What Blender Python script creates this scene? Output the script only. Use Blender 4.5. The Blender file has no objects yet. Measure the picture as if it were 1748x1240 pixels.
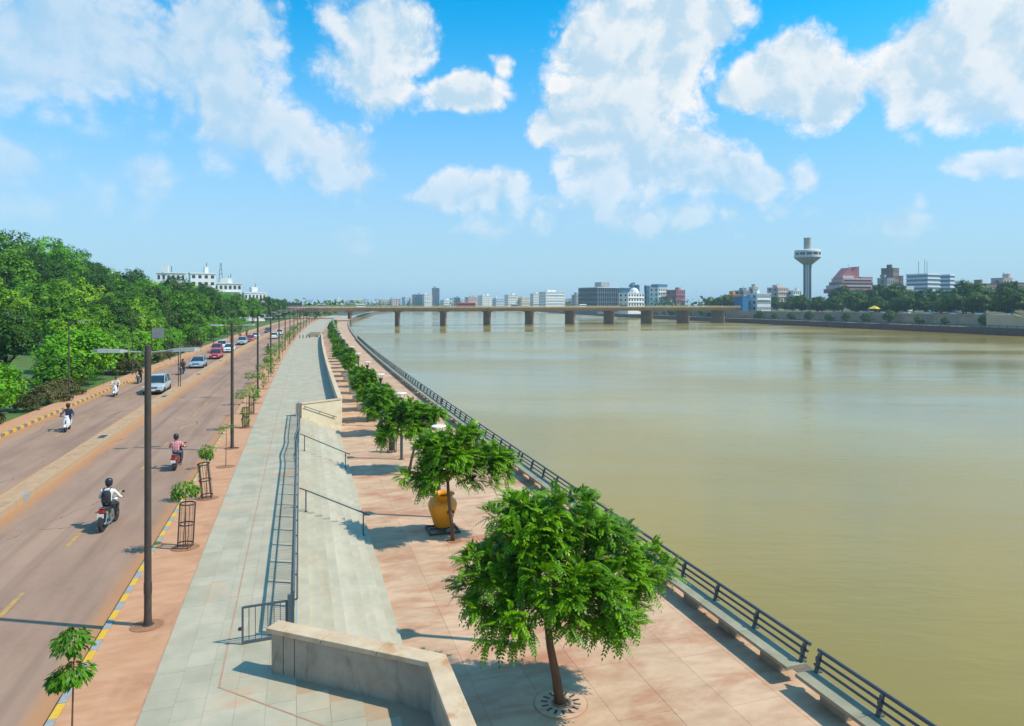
import bpy, bmesh, math, random
import numpy as np
from mathutils import Vector, Matrix
R = math.radians
S = bpy.context.scene
COL = S.collection

# ------------------------------------------------------------------ camera
TH = math.atan(369 / 1165.0)          # the camera is turned this far to the right of the river's line
CAMH = 8.3
cam = bpy.data.cameras.new('camera')
cam.lens = 23.99
cam.sensor_width = 36
cam.shift_y = -100 / 1748
cam.clip_start = 0.1
cam.clip_end = 20000
camo = bpy.data.objects.new('camera', cam)
COL.objects.link(camo)
camo.location = (0, 0, CAMH)
camo.rotation_euler = (R(90), 0, -TH)
S.camera = camo
S.view_settings.view_transform = 'Standard'
S.view_settings.look = 'None'
S.view_settings.gamma = 1
S.view_settings.exposure = 0.0
S.view_settings.use_curve_mapping = False
S.cycles.use_denoising = True
S.cycles.max_bounces = 6
S.cycles.diffuse_bounces = 3
S.cycles.transparent_max_bounces = 8
S.cycles.volume_bounces = 0
S.cycles.caustics_reflective = False
S.cycles.caustics_refractive = False

# ------------------------------------------------------------------ node helper
def nd(nt, t, ins=None, **kw):
    n = nt.nodes.new(t)
    for k, v in kw.items():
        setattr(n, k, v)
    for k, v in (ins or {}).items():
        if isinstance(v, bpy.types.NodeSocket):
            nt.links.new(v, n.inputs[k])
        else:
            n.inputs[k].default_value = v
    return n
def mth(nt, op, a, b=0.0, c=0.0, clamp=False):
    n = nd(nt, 'ShaderNodeMath', {0: a, 1: b, 2: c}, operation=op)
    n.use_clamp = clamp
    return n.outputs[0]
def vm(nt, op, a, b=(0, 0, 0)):
    n = nd(nt, 'ShaderNodeVectorMath', {0: a, 1: b}, operation=op)
    return n.outputs['Value'] if op in ('LENGTH', 'DISTANCE', 'DOT_PRODUCT') else n.outputs[0]
def mixc(nt, f, a, b, bt='MIX'):
    n = nt.nodes.new('ShaderNodeMix')
    n.data_type = 'RGBA'
    n.blend_type = bt
    for i, v in ((0, f), (6, a), (7, b)):
        if isinstance(v, bpy.types.NodeSocket):
            nt.links.new(v, n.inputs[i])
        else:
            n.inputs[i].default_value = v if i == 0 or len(v) == 4 else (*v, 1)
    return n.outputs[2]
def sstep(nt, x, lo, hi, a=0.0, b=1.0):
    n = nd(nt, 'ShaderNodeMapRange', {0: x, 1: lo, 2: hi, 3: a, 4: b}, interpolation_type='SMOOTHSTEP')
    return n.outputs[0]

# ------------------------------------------------------------------ world: sky with cumulus clouds at infinity
SUN_AZ = TH + R(90) + R(9)            # clockwise from +Y
SUN_EL = R(50)
wd = bpy.data.worlds.new('World')
S.world = wd
wd.use_nodes = True
nt = wd.node_tree
nt.nodes.clear()
tc = nd(nt, 'ShaderNodeTexCoord')
sep = nd(nt, 'ShaderNodeSeparateXYZ', {0: tc.outputs['Generated']})
az = mth(nt, 'ARCTAN2', sep.outputs[0], sep.outputs[1])
el = mth(nt, 'ARCSINE', sep.outputs[2])
P = nd(nt, 'ShaderNodeCombineXYZ', {0: az, 1: el, 2: 0.0}).outputs[0]
def noise2(v, sc, det, ro=.55, dist=0.0):
    return nd(nt, 'ShaderNodeTexNoise', {'Vector': v, 'Scale': sc, 'Detail': det, 'Roughness': ro, 'Distortion': dist}, noise_dimensions='2D')
wv = vm(nt, 'MULTIPLY', vm(nt, 'SUBTRACT', noise2(P, 5.0, 2.0).outputs['Color'], (.5, .5, .5)), (.10, .08, 0))
Q = vm(nt, 'ADD', P, wv)
# clouds: measured direction, half width and half height in milliradians, weight
blobs = [(120, 70, 330, 150, .75), (390, 185, 95, 110, .95), (370, 60, 120, 120, .9),
         (480, 235, 85, 65, .75), (570, 275, 95, 85, .85), (655, 55, 130, 85, .95), (610, 130, 120, 80, .8), (790, 165, 105, 55, .9),
         (1110, 75, 185, 160, 1.3), (1050, 230, 150, 140, 1.2), (1130, 290, 150, 65, .9), (930, 235, 60, 45, .8),
         (1390, 120, 115, 95, 1.25), (1300, 160, 70, 50, .8), (1660, 100, 140, 105, 1.1), (1770, 40, 150, 130, 1.1), (1580, 150, 75, 65, .9), (1720, 175, 110, 60, .8),
         (810, 325, 105, 40, .75), (1230, 312, 105, 42, .85), (1350, 300, 40, 40, .45), (1700, 282, 75, 24, .6), (1505, 368, 70, 32, .5),
         (10, 295, 95, 70, .7), (110, 355, 110, 36, .4), (265, 315, 55, 45, .45), (600, 410, 50, 32, .4), (880, 105, 30, 22, .45), (1090, 370, 290, 40, .3)]
F = None
for x, y, rx, ry, w in blobs:
    a = TH + math.atan((x - 874) / 1165)
    e = math.atan((520 - y) / 1165 * math.cos(a - TH))
    d = vm(nt, 'LENGTH', vm(nt, 'MULTIPLY', vm(nt, 'SUBTRACT', Q, (a, e, 0)), (1165 / rx, 1165 / ry, 0)))
    f = mth(nt, 'MULTIPLY_ADD', d, -1.5 * w, 1.45 * w)
    F = f if F is None else mth(nt, 'SMOOTH_MAX', F, f, .18)
# the same kind of sky all round: scattered clouds of like size and cover outside the measured ones
cv = noise2(vm(nt, 'MULTIPLY', P, (1, 1.4, 1)), 3.2, 1.0)
out = mth(nt, 'MAXIMUM', sstep(nt, mth(nt, 'ABSOLUTE', mth(nt, 'SUBTRACT', az, TH)), .62, .78), sstep(nt, el, .42, .56))
gen = mth(nt, 'MULTIPLY_ADD', cv.outputs[0], 4.2, -2.3)
gen = mth(nt, 'MULTIPLY_ADD', out, mth(nt, 'ADD', gen, 3.0), -3.0)
F = mth(nt, 'SMOOTH_MIN', mth(nt, 'SMOOTH_MAX', F, gen, .15), .75, .3)
def billow(v, det):
    n1 = noise2(vm(nt, 'MULTIPLY', v, (1, 1.25, 1)), 8.5, det, .53, .3)
    q = vm(nt, 'ADD', v, vm(nt, 'MULTIPLY', wv, (.3, .3, 0)))
    n2 = mth(nt, 'ABSOLUTE', mth(nt, 'SUBTRACT', noise2(q, 15.0, 1.0).outputs[0], .5))
    n3 = mth(nt, 'ABSOLUTE', mth(nt, 'SUBTRACT', noise2(q, 34.0, det - 1.0, .62).outputs[0], .5))
    return mth(nt, 'ADD', mth(nt, 'MULTIPLY_ADD', n1.outputs[0], 1.05, -.70), mth(nt, 'ADD', mth(nt, 'MULTIPLY', n2, 1.15), mth(nt, 'MULTIPLY', n3, .8)))
gz = mth(nt, 'COSINE', mth(nt, 'SUBTRACT', az, 1.6))      # runs evenly round the horizon
N0 = billow(P, 7.0)
N1 = billow(vm(nt, 'ADD', P, (.026, .022, 0)), 4.0)
D0 = mth(nt, 'ADD', F, N0)
sky = nd(nt, 'ShaderNodeTexSky', sky_type='NISHITA')
sky.sun_disc = False
sky.sun_elevation = SUN_EL
sky.sun_rotation = SUN_AZ
sky.altitude = 50
sky.air_density = 1.0
sky.dust_density = 0.6
sky.ozone_density = 2.2
skyc = mixc(nt, 1.0, nd(nt, 'ShaderNodeHueSaturation', {'Saturation': 1.3, 'Value': 1.7, 'Color': sky.outputs[0]}).outputs[0], nd(nt, 'ShaderNodeCombineColor', {0: sstep(nt, el, .05, .38, .42, .02), 1: sstep(nt, el, .08, .42, 1.08, 1.42), 2: 1.42}).outputs[0], 'MULTIPLY')
# pale dust veil low over the plain, alike on every side
veil = sstep(nt, el, .43, .0)
skyc = mixc(nt, mth(nt, 'MULTIPLY', mth(nt, 'POWER', veil, .95), .92), skyc, (4.75, 6.9, 8.35))
alpha = sstep(nt, D0, .0, mth(nt, 'MULTIPLY_ADD', sstep(nt, gz, -.32, .30), -.18, .66))
lit = sstep(nt, mth(nt, 'SUBTRACT', N0, N1), -.30, .30)
edge = sstep(nt, D0, 1.05, .1, .2, 1.0)
litc = mth(nt, 'MULTIPLY', lit, mth(nt, 'MULTIPLY_ADD', edge, .75, .4))
litc = mth(nt, 'MULTIPLY', litc, sstep(nt, el, .02, .16, .6, 1.0))
# clouds in the left part of the sky stand in thicker, greyer air
litc = mth(nt, 'MULTIPLY', litc, sstep(nt, gz, -.32, .27, .6, 1.0))
CV = 10.0
cc = mixc(nt, litc, (.55 * CV, .735 * CV, .875 * CV), (1.02 * CV, 1.0 * CV, .98 * CV))
af = mth(nt, 'MULTIPLY', alpha, mth(nt, 'MULTIPLY', sstep(nt, el, .0, .30, .12, .96), sstep(nt, gz, -.42, .27, .75, 1.0)))
full = mixc(nt, af, skyc, cc)
bg = nd(nt, 'ShaderNodeBackground', {0: full, 1: 0.1})
wo = nd(nt, 'ShaderNodeOutputWorld', {0: bg.outputs[0]})

# ------------------------------------------------------------------ sun
sl = bpy.data.lights.new('sun', 'SUN')
sl.energy = 5.0
sl.angle = R(.8)
sl.color = (1, .915, .76)
so = bpy.data.objects.new('sun', sl)
COL.objects.link(so)
so.location = (100, -60, 120)
sd = Vector((math.sin(SUN_AZ) * math.cos(SUN_EL), math.cos(SUN_AZ) * math.cos(SUN_EL), math.sin(SUN_EL)))
so.rotation_euler = sd.to_track_quat('Z', 'Y').to_euler()

# ------------------------------------------------------------------ the place: the bank bends gently; u = metres across, v = metres along
KC = 1.05e-4
def C(u, v, z=0.0):
    return Vector((u + KC * v * abs(v), v, z))
def head(v):
    return -math.atan(2 * KC * abs(v))
def at(px, d):                        # world x, y of a sight line at a given depth
    l = (px - 874) / 1165 * d
    return d * math.sin(TH) + l * math.cos(TH), d * math.cos(TH) - l * math.sin(TH)
def zat(py, d):
    return CAMH - (py - 520) / 1165 * d
_O = 'first second third fourth fifth sixth seventh eighth ninth tenth eleventh twelfth thirteenth fourteenth fifteenth sixteenth seventeenth eighteenth nineteenth'.split()
ORD = _O + [t if not i else t.replace('tieth', 'ty') + '-' + _O[i - 1] for t in ('twentieth', 'thirtieth', 'fortieth', 'fiftieth') for i in range(10)]

# ------------------------------------------------------------------ object helpers
def tag(o, label=None, cat=None, group=None, kind=None):
    if label: o['label'] = label
    if cat: o['category'] = cat
    if group: o['group'] = group
    if kind: o['kind'] = kind
    return o
def empty(name, loc=(0, 0, 0), rz=0.0, label=None, cat=None, group=None):
    o = bpy.data.objects.new(name, None)
    o.empty_display_size = .2
    COL.objects.link(o)
    o.location = loc
    o.rotation_euler = (0, 0, rz)
    return tag(o, label, cat, group)
def link(name, me, parent=None, loc=None, rz=None, scale=None):
    o = bpy.data.objects.new(name, me)
    COL.objects.link(o)
    if parent: o.parent = parent
    if loc is not None: o.location = loc
    if rz is not None: o.rotation_euler = (0, 0, rz)
    if scale is not None: o.scale = scale
    return o
def copy_tree(o, parent=None):
    c = o.copy()
    COL.objects.link(c)
    c.parent = parent
    for ch in list(o.children):
        copy_tree(ch, c)
    return c
def clone(o, loc, rz=0.0, scale=None, label=None, group=None):
    c = copy_tree(o)
    c.location = loc
    c.rotation_euler = (0, 0, rz)
    if scale is not None: c.scale = scale if hasattr(scale, '__len__') else (scale,) * 3
    if label: c['label'] = label
    if group: c['group'] = group
    return c
class MB:
    def __init__(s):
        s.v = []; s.f = []; s.m = []
    def add(s, vs, fs, mi=0):
        b = len(s.v)
        s.v += [tuple(p) for p in vs]
        s.f += [tuple(b + i for i in f) for f in fs]
        s.m += [mi] * len(fs)
        return s
    def box(s, c, d, rz=0.0, mi=0, taper=1.0):
        x, y, z = d[0] / 2, d[1] / 2, d[2] / 2
        co, si = math.cos(rz), math.sin(rz)
        vs = []
        for dz, t in ((-z, 1), (z, taper)):
            for dx, dy in ((-x, -y), (x, -y), (x, y), (-x, y)):
                dx *= t; dy *= t
                vs.append((c[0] + dx * co - dy * si, c[1] + dx * si + dy * co, c[2] + dz))
        return s.add(vs, [(3, 2, 1, 0), (4, 5, 6, 7), (0, 1, 5, 4), (1, 2, 6, 5), (2, 3, 7, 6), (3, 0, 4, 7)], mi)
    def span(s, a, b, mi=0):
        return s.box([(a[i] + b[i]) / 2 for i in range(3)], [abs(b[i] - a[i]) for i in range(3)], 0, mi)
    def prism(s, poly, z0, z1, mi=0):
        n = len(poly)
        vs = [(x, y, z0) for x, y in poly] + [(x, y, z1) for x, y in poly]
        fs = [tuple(range(n))[::-1], tuple(range(n, 2 * n))] + [(i, (i + 1) % n, n + (i + 1) % n, n + i) for i in range(n)]
        return s.add(vs, fs, mi)
    def loft(s, loops, mi=0, caps=True, closed=True):
        n = len(loops[0]); b = []
        for L in loops: b += list(L)
        fs = []
        for k in range(len(loops) - 1):
            for i in range(n if closed else n - 1):
                j = (i + 1) % n
                fs.append((k * n + i, k * n + j, (k + 1) * n + j, (k + 1) * n + i))
        if caps:
            fs.append(tuple(range(n))[::-1]); fs.append(tuple(range((len(loops) - 1) * n, len(loops) * n)))
        return s.add(b, fs, mi)
    def tube(s, path, r, n=6, mi=0, caps=True):
        path = [Vector(p) for p in path]
        rr = r if hasattr(r, '__len__') else [r] * len(path)
        loops = []; ref = None
        for i, p in enumerate(path):
            t = (path[min(i + 1, len(path) - 1)] - path[max(i - 1, 0)]).normalized()
            if ref is None:
                ref = Vector((0, 0, 1)) if abs(t.z) < .9 else Vector((1, 0, 0))
            a = t.cross(ref).normalized(); bb = a.cross(t).normalized()
            ref = bb
            loops.append([p + (a * math.cos(2 * math.pi * k / n) + bb * math.sin(2 * math.pi * k / n)) * rr[i] for k in range(n)])
        return s.loft(loops, mi, caps)
    def lathe(s, prof, c=(0, 0, 0), n=16, mi=0, axis='z', caps=True):
        loops = []
        for r, z in prof:
            L = []
            for k in range(n):
                a = 2 * math.pi * k / n
                x, y = r * math.cos(a), r * math.sin(a)
                L.append((c[0] + x, c[1] + y, c[2] + z) if axis == 'z' else (c[0] + z, c[1] + x, c[2] + y))
            loops.append(L)
        return s.loft(loops, mi, caps)
    def ball(s, c, r, mi=0, n=10, m=7):
        r = r if hasattr(r, '__len__') else (r, r, r)
        loops = []
        for j in range(m + 1):
            p = math.pi * min(max(j / m, .02), .98)
            loops.append([(c[0] + r[0] * math.sin(p) * math.cos(2 * math.pi * k / n), c[1] + r[1] * math.sin(p) * math.sin(2 * math.pi * k / n), c[2] - r[2] * math.cos(p)) for k in range(n)])
        return s.loft(loops, mi)
    def sweep(s, prof, vs, mi=0, caps=True):      # prof: (u, z) loop carried along the bank's line
        return s.loft([[C(u, v, z) for u, z in prof] for v in vs], mi, caps)
    def sheet(s, u0, u1, vs, z, mi=0):
        b = []
        for v in vs: b += [C(u0, v, z), C(u1, v, z)]
        return s.add(b, [(2 * k, 2 * k + 1, 2 * k + 3, 2 * k + 2) for k in range(len(vs) - 1)], mi)
    def mesh(s, name, mats, smooth=False):
        me = bpy.data.meshes.new(name)
        me.from_pydata(s.v, [], s.f)
        for m in (mats if isinstance(mats, (list, tuple)) else [mats]):
            me.materials.append(m)
        if any(s.m): me.polygons.foreach_set('material_index', s.m)
        if smooth:
            me.polygons.foreach_set('use_smooth', [True] * len(s.f))
            if smooth != 'all':
                me.set_sharp_from_angle(angle=R(smooth if smooth is not True else 40))
        me.update()
        return me
    def build(s, name, mats, parent=None, smooth=False, loc=None, rz=None, bevel=0):
        o = link(name, s.mesh(name, mats, smooth), parent, loc, rz)
        if bevel:
            b = o.modifiers.new('bevel', 'BEVEL'); b.width = bevel; b.segments = 2; b.limit_method = 'ANGLE'
        return o
def rng_v(a, b, st):
    n = max(1, int(math.ceil((b - a) / st)))
    return [a + (b - a) * i / n for i in range(n + 1)]

# ------------------------------------------------------------------ materials
def mat(name, c1, c2=None, sc=2.0, rough=.8, bump=0.0, bsc=30.0, metal=0.0, rnd=0.0, stretch=(1, 1, 1), detail=5.0, c3=None, sc3=.4, t3=(.5, .7), spec=.5, obj=False, island=False, str3=(1, 1, 1), rot=0.0):
    m = bpy.data.materials.new(name)
    m.use_nodes = True
    t = m.node_tree
    b = t.nodes['Principled BSDF']
    b.inputs['Roughness'].default_value = rough
    b.inputs['Metallic'].default_value = metal
    b.inputs['Specular IOR Level'].default_value = spec
    if obj:
        pos = nd(t, 'ShaderNodeTexCoord').outputs['Object']
    else:
        pos = nd(t, 'ShaderNodeNewGeometry').outputs['Position']
    if rot:
        pos = nd(t, 'ShaderNodeVectorRotate', {'Vector': pos, 'Angle': rot}).outputs[0]
    col = None
    if c2:
        n = nd(t, 'ShaderNodeTexNoise', {'Vector': vm(t, 'MULTIPLY', pos, stretch), 'Scale': sc, 'Detail': detail, 'Roughness': .62})
        col = mixc(t, sstep(t, n.outputs[0], .3, .7), c1, c2)
    if c3:
        n = nd(t, 'ShaderNodeTexNoise', {'Vector': vm(t, 'MULTIPLY', pos, str3), 'Scale': sc3, 'Detail': 6.0, 'Roughness': .65, 'Distortion': .4})
        col = mixc(t, sstep(t, n.outputs[0], t3[0], t3[1]), col if col else c1, c3)
    if rnd:
        r = nd(t, 'ShaderNodeObjectInfo').outputs['Random']
        if island:
            r = mth(t, 'FRACT', mth(t, 'ADD', r, nd(t, 'ShaderNodeNewGeometry').outputs['Random Per Island']))
        k = mth(t, 'MULTIPLY_ADD', r, 2 * rnd, 1 - rnd)
        kc = nd(t, 'ShaderNodeCombineColor', {0: k, 1: k, 2: mth(t, 'POWER', k, 1.25)}).outputs[0]
        col = mixc(t, 1.0, col if col else c1, kc, 'MULTIPLY')
    if col: t.links.new(col, b.inputs['Base Color'])
    else: b.inputs['Base Color'].default_value = (*c1, 1)
    if bump:
        n = nd(t, 'ShaderNodeTexNoise', {'Vector': vm(t, 'MULTIPLY', pos, stretch), 'Scale': bsc, 'Detail': 4.0})
        bn = nd(t, 'ShaderNodeBump', {'Strength': bump, 'Distance': .02, 'Height': n.outputs[0]})
        t.links.new(bn.outputs[0], b.inputs['Normal'])
    return m
def leafmat(name, c1, c2, tr=.2, rnd=.12, rough=.45):
    m = bpy.data.materials.new(name)
    m.use_nodes = True
    t = m.node_tree
    b = t.nodes['Principled BSDF']
    b.inputs['Roughness'].default_value = rough
    b.inputs['Specular IOR Level'].default_value = .2
    a = nd(t, 'ShaderNodeAttribute', attribute_name='tint')
    col = mixc(t, a.outputs['Fac'], c1, c2)
    col = mixc(t, sstep(t, a.outputs['Fac'], .88, 1.0, 0.0, .4), col, (.26, .25, .03))
    r = nd(t, 'ShaderNodeObjectInfo').outputs['Random']
    k = mth(t, 'MULTIPLY_ADD', r, 2 * rnd, 1 - rnd)
    kc = nd(t, 'ShaderNodeCombineColor', {0: mth(t, 'POWER', k, 1.8), 1: k, 2: k}).outputs[0]
    col = mixc(t, 1.0, col, kc, 'MULTIPLY')
    t.links.new(col, b.inputs['Base Color'])
    tl = nd(t, 'ShaderNodeBsdfTranslucent', {0: mixc(t, 1.0, col, (1.5, 1.35, .6), 'MULTIPLY')})
    mx = nd(t, 'ShaderNodeMixShader', {0: tr, 1: b.outputs[0], 2: tl.outputs[0]})
    t.links.new(mx.outputs[0], t.nodes['Material Output'].inputs[0])
    return m
def road_mat():
    m = bpy.data.materials.new('dusty_asphalt'); m.use_nodes = True
    t = m.node_tree; b = t.nodes['Principled BSDF']
    b.inputs['Roughness'].default_value = .85; b.inputs['Specular IOR Level'].default_value = .25
    pos = nd(t, 'ShaderNodeNewGeometry').outputs['Position']
    s = nd(t, 'ShaderNodeSeparateXYZ', {0: pos})
    y = s.outputs[1]
    u = mth(t, 'SUBTRACT', s.outputs[0], mth(t, 'MULTIPLY', mth(t, 'MULTIPLY', y, y), KC))
    uv = nd(t, 'ShaderNodeCombineXYZ', {0: u, 1: y, 2: 0.0}).outputs[0]
    n1 = nd(t, 'ShaderNodeTexNoise', {'Vector': vm(t, 'MULTIPLY', uv, (.5, .12, 1)), 'Scale': 1.0, 'Detail': 8.0, 'Roughness': .65})
    n2 = nd(t, 'ShaderNodeTexNoise', {'Vector': uv, 'Scale': 5.0, 'Detail': 8.0, 'Roughness': .75})
    c = mixc(t, sstep(t, n1.outputs[0], .32, .68), (.26, .155, .11), (.385, .24, .17))
    c = mixc(t, mth(t, 'MULTIPLY', sstep(t, n2.outputs[0], .35, .7), .55), c, (.345, .217, .152))
    # wheel tracks, darker and lighter bands along the lanes
    n3 = nd(t, 'ShaderNodeTexNoise', {'Vector': vm(t, 'MULTIPLY', uv, (1.6, .03, 1)), 'Scale': 1.0, 'Detail': 3.0})
    c = mixc(t, mth(t, 'MULTIPLY', sstep(t, n3.outputs[0], .45, .75), .5), c, (.185, .118, .09))
    # sand blown against the kerbs
    dm = None
    for k, wd_ in ((-4.65, .75), (-11.0, .9), (-11.9, .8), (-17.8, 1.0)):
        d = mth(t, 'DIVIDE', mth(t, 'ABSOLUTE', mth(t, 'SUBTRACT', u, k)), wd_)
        d = mth(t, 'SUBTRACT', 1.0, d)
        dm = d if dm is None else mth(t, 'MAXIMUM', dm, d)
    dn = mth(t, 'ADD', dm, mth(t, 'MULTIPLY_ADD', n1.outputs[0], 1.2, -.6))
    dn = mth(t, 'ADD', dn, mth(t, 'MULTIPLY_ADD', n2.outputs[0], .5, -.25))
    c = mixc(t, mth(t, 'MULTIPLY', sstep(t, dn, .0, .75), .85), c, (.44, .215, .10))
    # cracks
    wn = nd(t, 'ShaderNodeTexNoise', {'Vector': uv, 'Scale': .8, 'Detail': 5.0, 'Roughness': .6})
    wu = vm(t, 'ADD', uv, vm(t, 'MULTIPLY', vm(t, 'SUBTRACT', wn.outputs['Color'], (.5, .5, .5)), (1.0, 1.4, 0)))
    vo = nd(t, 'ShaderNodeTexVoronoi', {'Vector': vm(t, 'MULTIPLY', wu, (.16, .13, 0)), 'Scale': 1.0}, feature='DISTANCE_TO_EDGE')
    cr = mth(t, 'MULTIPLY', mth(t, 'LESS_THAN', vo.outputs[0], .003), sstep(t, n1.outputs[0], .5, .58))
    c = mixc(t, mth(t, 'MULTIPLY', cr, .75), c, (.05, .032, .026))
    t.links.new(c, b.inputs['Base Color'])
    bn = nd(t, 'ShaderNodeBump', {'Strength': .25, 'Distance': .02, 'Height': nd(t, 'ShaderNodeTexNoise', {'Vector': uv, 'Scale': 40.0, 'Detail': 3.0}).outputs[0]})
    t.links.new(bn.outputs[0], b.inputs['Normal'])
    return m
def water_mat():
    m = bpy.data.materials.new('river_water'); m.use_nodes = True
    t = m.node_tree; b = t.nodes['Principled BSDF']
    pos = nd(t, 'ShaderNodeNewGeometry').outputs['Position']
    n0 = nd(t, 'ShaderNodeTexNoise', {'Vector': vm(t, 'MULTIPLY', pos, (1, .6, 1)), 'Scale': .02, 'Detail': 4.0})
    c = mixc(t, sstep(t, n0.outputs[0], .35, .65), (.265, .19, .036), (.305, .23, .052))
    t.links.new(c, b.inputs['Base Color'])
    b.inputs['Roughness'].default_value = .15
    b.inputs['IOR'].default_value = 1.33
    b.inputs['Specular IOR Level'].default_value = .5
    rp = nd(t, 'ShaderNodeVectorRotate', {'Vector': pos, 'Angle': R(20)}, rotation_type='Z_AXIS').outputs[0]
    w1 = nd(t, 'ShaderNodeTexNoise', {'Vector': vm(t, 'MULTIPLY', rp, (.45, 1.5, 1)), 'Scale': 1.1, 'Detail': 3.0, 'Roughness': .5, 'Distortion': .5})
    w2 = nd(t, 'ShaderNodeTexNoise', {'Vector': vm(t, 'MULTIPLY', rp, (.3, 1.0, 1)), 'Scale': .23, 'Detail': 3.0, 'Distortion': .3})
    # calmer and rougher patches
    w3 = nd(t, 'ShaderNodeTexNoise', {'Vector': vm(t, 'MULTIPLY', rp, (.5, 1.4, 1)), 'Scale': .018, 'Detail': 4.0, 'Roughness': .6})
    amp = sstep(t, w3.outputs[0], .36, .66, .12, 1.1)
    t.links.new(sstep(t, w3.outputs[0], .38, .64, .12, .25), b.inputs['Roughness'])
    h = mth(t, 'MULTIPLY', mth(t, 'ADD', w1.outputs[0], mth(t, 'MULTIPLY', w2.outputs[0], 2.2)), amp)
    bn = nd(t, 'ShaderNodeBump', {'Strength': .45, 'Distance': .1, 'Height': h})
    t.links.new(bn.outputs[0], b.inputs['Normal'])
    return m
M = {}
M['road'] = road_mat()
M['water'] = water_mat()
M['strip'] = mat('pink_sandstone_paving', (0.475, 0.227, 0.116), (0.551, 0.29, 0.165), 1.2, .85, .15, 60, stretch=(1, 3, 1), c3=(0.38, 0.176, 0.0898), sc3=.5, t3=(.52, .75))
M['slab'] = mat('grey_green_kota_stone', (0.361, 0.32, 0.23), (0.455, 0.396, 0.289), .9, .7, .08, 50, rnd=.05, island=True, c3=(0.48, 0.292, 0.167), sc3=.45, t3=(.53, .76))
M['slab_base'] = mat('mortar_bed', (0.378, 0.266, 0.17), (0.42, 0.285, 0.183), 4, .9)
M['redline'] = mat('red_stone_inlay', (.40, .20, .12), (.45, .28, .18), 3, .8)
M['lower'] = mat('red_sandstone_slab', (0.469, 0.286, 0.174), (0.597, 0.392, 0.255), 1.1, .75, .1, 40, rnd=.06, island=True, stretch=(.8, 1.7, 1), c3=(0.428, 0.187, 0.0987), sc3=.6, t3=(.46, .70), str3=(.6, 1.4, 1))
M['lower_base'] = mat('sandstone_joint', (.25, .17, .12), (.3, .2, .14), 4, .9)
M['step'] = mat('pale_stone_step', (0.407, 0.362, 0.266), (0.493, 0.433, 0.325), 1.1, .75, .1, 40, rnd=.09, c3=(0.473, 0.316, 0.189), sc3=.5, t3=(.54, .76), str3=(2.5, .5, 1))
M['conc'] = mat('weathered_concrete', (.34, .262, .188), (.42, .335, .25), 2.2, .85, .25, 25, c3=(.215, .155, .11), sc3=1.8, t3=(.5, .76), str3=(1.6, 1.6, .6))
M['cope'] = mat('stained_coping_stone', (0.53, 0.377, 0.24), (0.643, 0.478, 0.32), 2, .8, .2, 30, rnd=.05, c3=(0.469, 0.221, 0.096), sc3=1.3, t3=(.52, .72))
M['cream'] = mat('cream_rendered_wall', (0.62, 0.512, 0.361), (0.68, 0.573, 0.412), 1.2, .85, .1, 20, c3=(0.52, 0.376, 0.235), sc3=.8, t3=(.55, .75))
M['bench'] = mat('grey_green_bench_stone', (0.266, 0.247, 0.169), (0.332, 0.304, 0.214), 2, .7, .1, 40, rnd=.06, c3=(0.199, 0.178, 0.119), sc3=.8, t3=(.52, .72))
M['quay'] = mat('stained_quay_wall', (.14, .105, .08), (.2, .15, .115), .8, .9, .3, 12, str3=(1, 1, .3), c3=(.09, .06, .05), sc3=.5)
M['yellow'] = mat('worn_yellow_kerb_paint', (.62, .345, .02), (.70, .41, .03), 6, .7, .1, 40, c3=(.42, .28, .15), sc3=6, t3=(.55, .72))
M['greyp'] = mat('worn_grey_kerb_paint', (.26, .265, .27), (.34, .335, .32), 6, .75, .1, 40, c3=(.40, .28, .2), sc3=6, t3=(.55, .72))
M['bluep'] = mat('worn_black_kerb_paint', (.13, .13, .15), (.2, .19, .18), 6, .75, .1, 40, c3=(.34, .25, .18), sc3=6, t3=(.55, .72))
M['dustk'] = mat('dust_covered_kerb', (.47, .28, .14), (.42, .30, .2), 5, .9, .2, 30)
M['median'] = mat('dusty_median_paving', (0.405, 0.246, 0.137), (0.478, 0.303, 0.173), 2, .9, .2, 30, c3=(0.313, 0.18, 0.0936), sc3=1.0)
M['dash'] = mat('worn_yellow_lane_paint', (.52, .29, .05), (.40, .24, .09), 4, .8, c3=(.28, .19, .12), sc3=5, t3=(.48, .62))
M['earth'] = mat('red_earth', (.25, .11, .055), (.34, .16, .085), 6, .95, .5, 20)
M['grass'] = mat('park_grass', (.05, .115, .018), (.10, .16, .03), .5, .95, .6, 8, c3=(.17, .12, .05), sc3=.12, t3=(.58, .7))
M['land'] = mat('far_land', (.045, .075, .025), (.10, .10, .05), .02, .95)
M['rail'] = mat('blue_grey_painted_steel', (0.0723, 0.0897, 0.104), (0.0935, 0.113, 0.126), 3, .45, metal=.1, rnd=.08, c3=(0.136, 0.078, 0.0444), sc3=5, t3=(.66, .78))
M['railpipe'] = mat('blue_grey_pipe', (0.063, 0.078, 0.09), (0.0855, 0.101, 0.112), 3, .4, metal=.1, c3=(0.135, 0.0702, 0.036), sc3=4, t3=(.68, .8))
M['pole'] = mat('dark_brown_pole_paint', (.05, .036, .03), (.07, .05, .042), 4, .5, c3=(.17, .09, .045), sc3=3, t3=(.62, .78))
M['lampgrey'] = mat('pale_luminaire_metal', (.27, .27, .255), (.33, .325, .31), 4, .45, metal=.2)
M['lamphead'] = mat('white_lamp_disc', (.78, .76, .70), (.72, .69, .62), 4, .5)
M['dark'] = mat('dark_iron_and_hole_shade', (.03, .028, .027), (.05, .042, .036), 6, .6)  # ironwork, and the shade painted into drain openings and grate slots
M['cage'] = mat('brown_black_cage_steel', (.045, .038, .034), (.075, .055, .045), 6, .6)
M['bark'] = mat('brown_bark', (0.11, 0.0558, 0.0288), (0.17, 0.0945, 0.0544), 9, .95, .6, 30, stretch=(1, 1, .25), obj=True)
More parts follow.
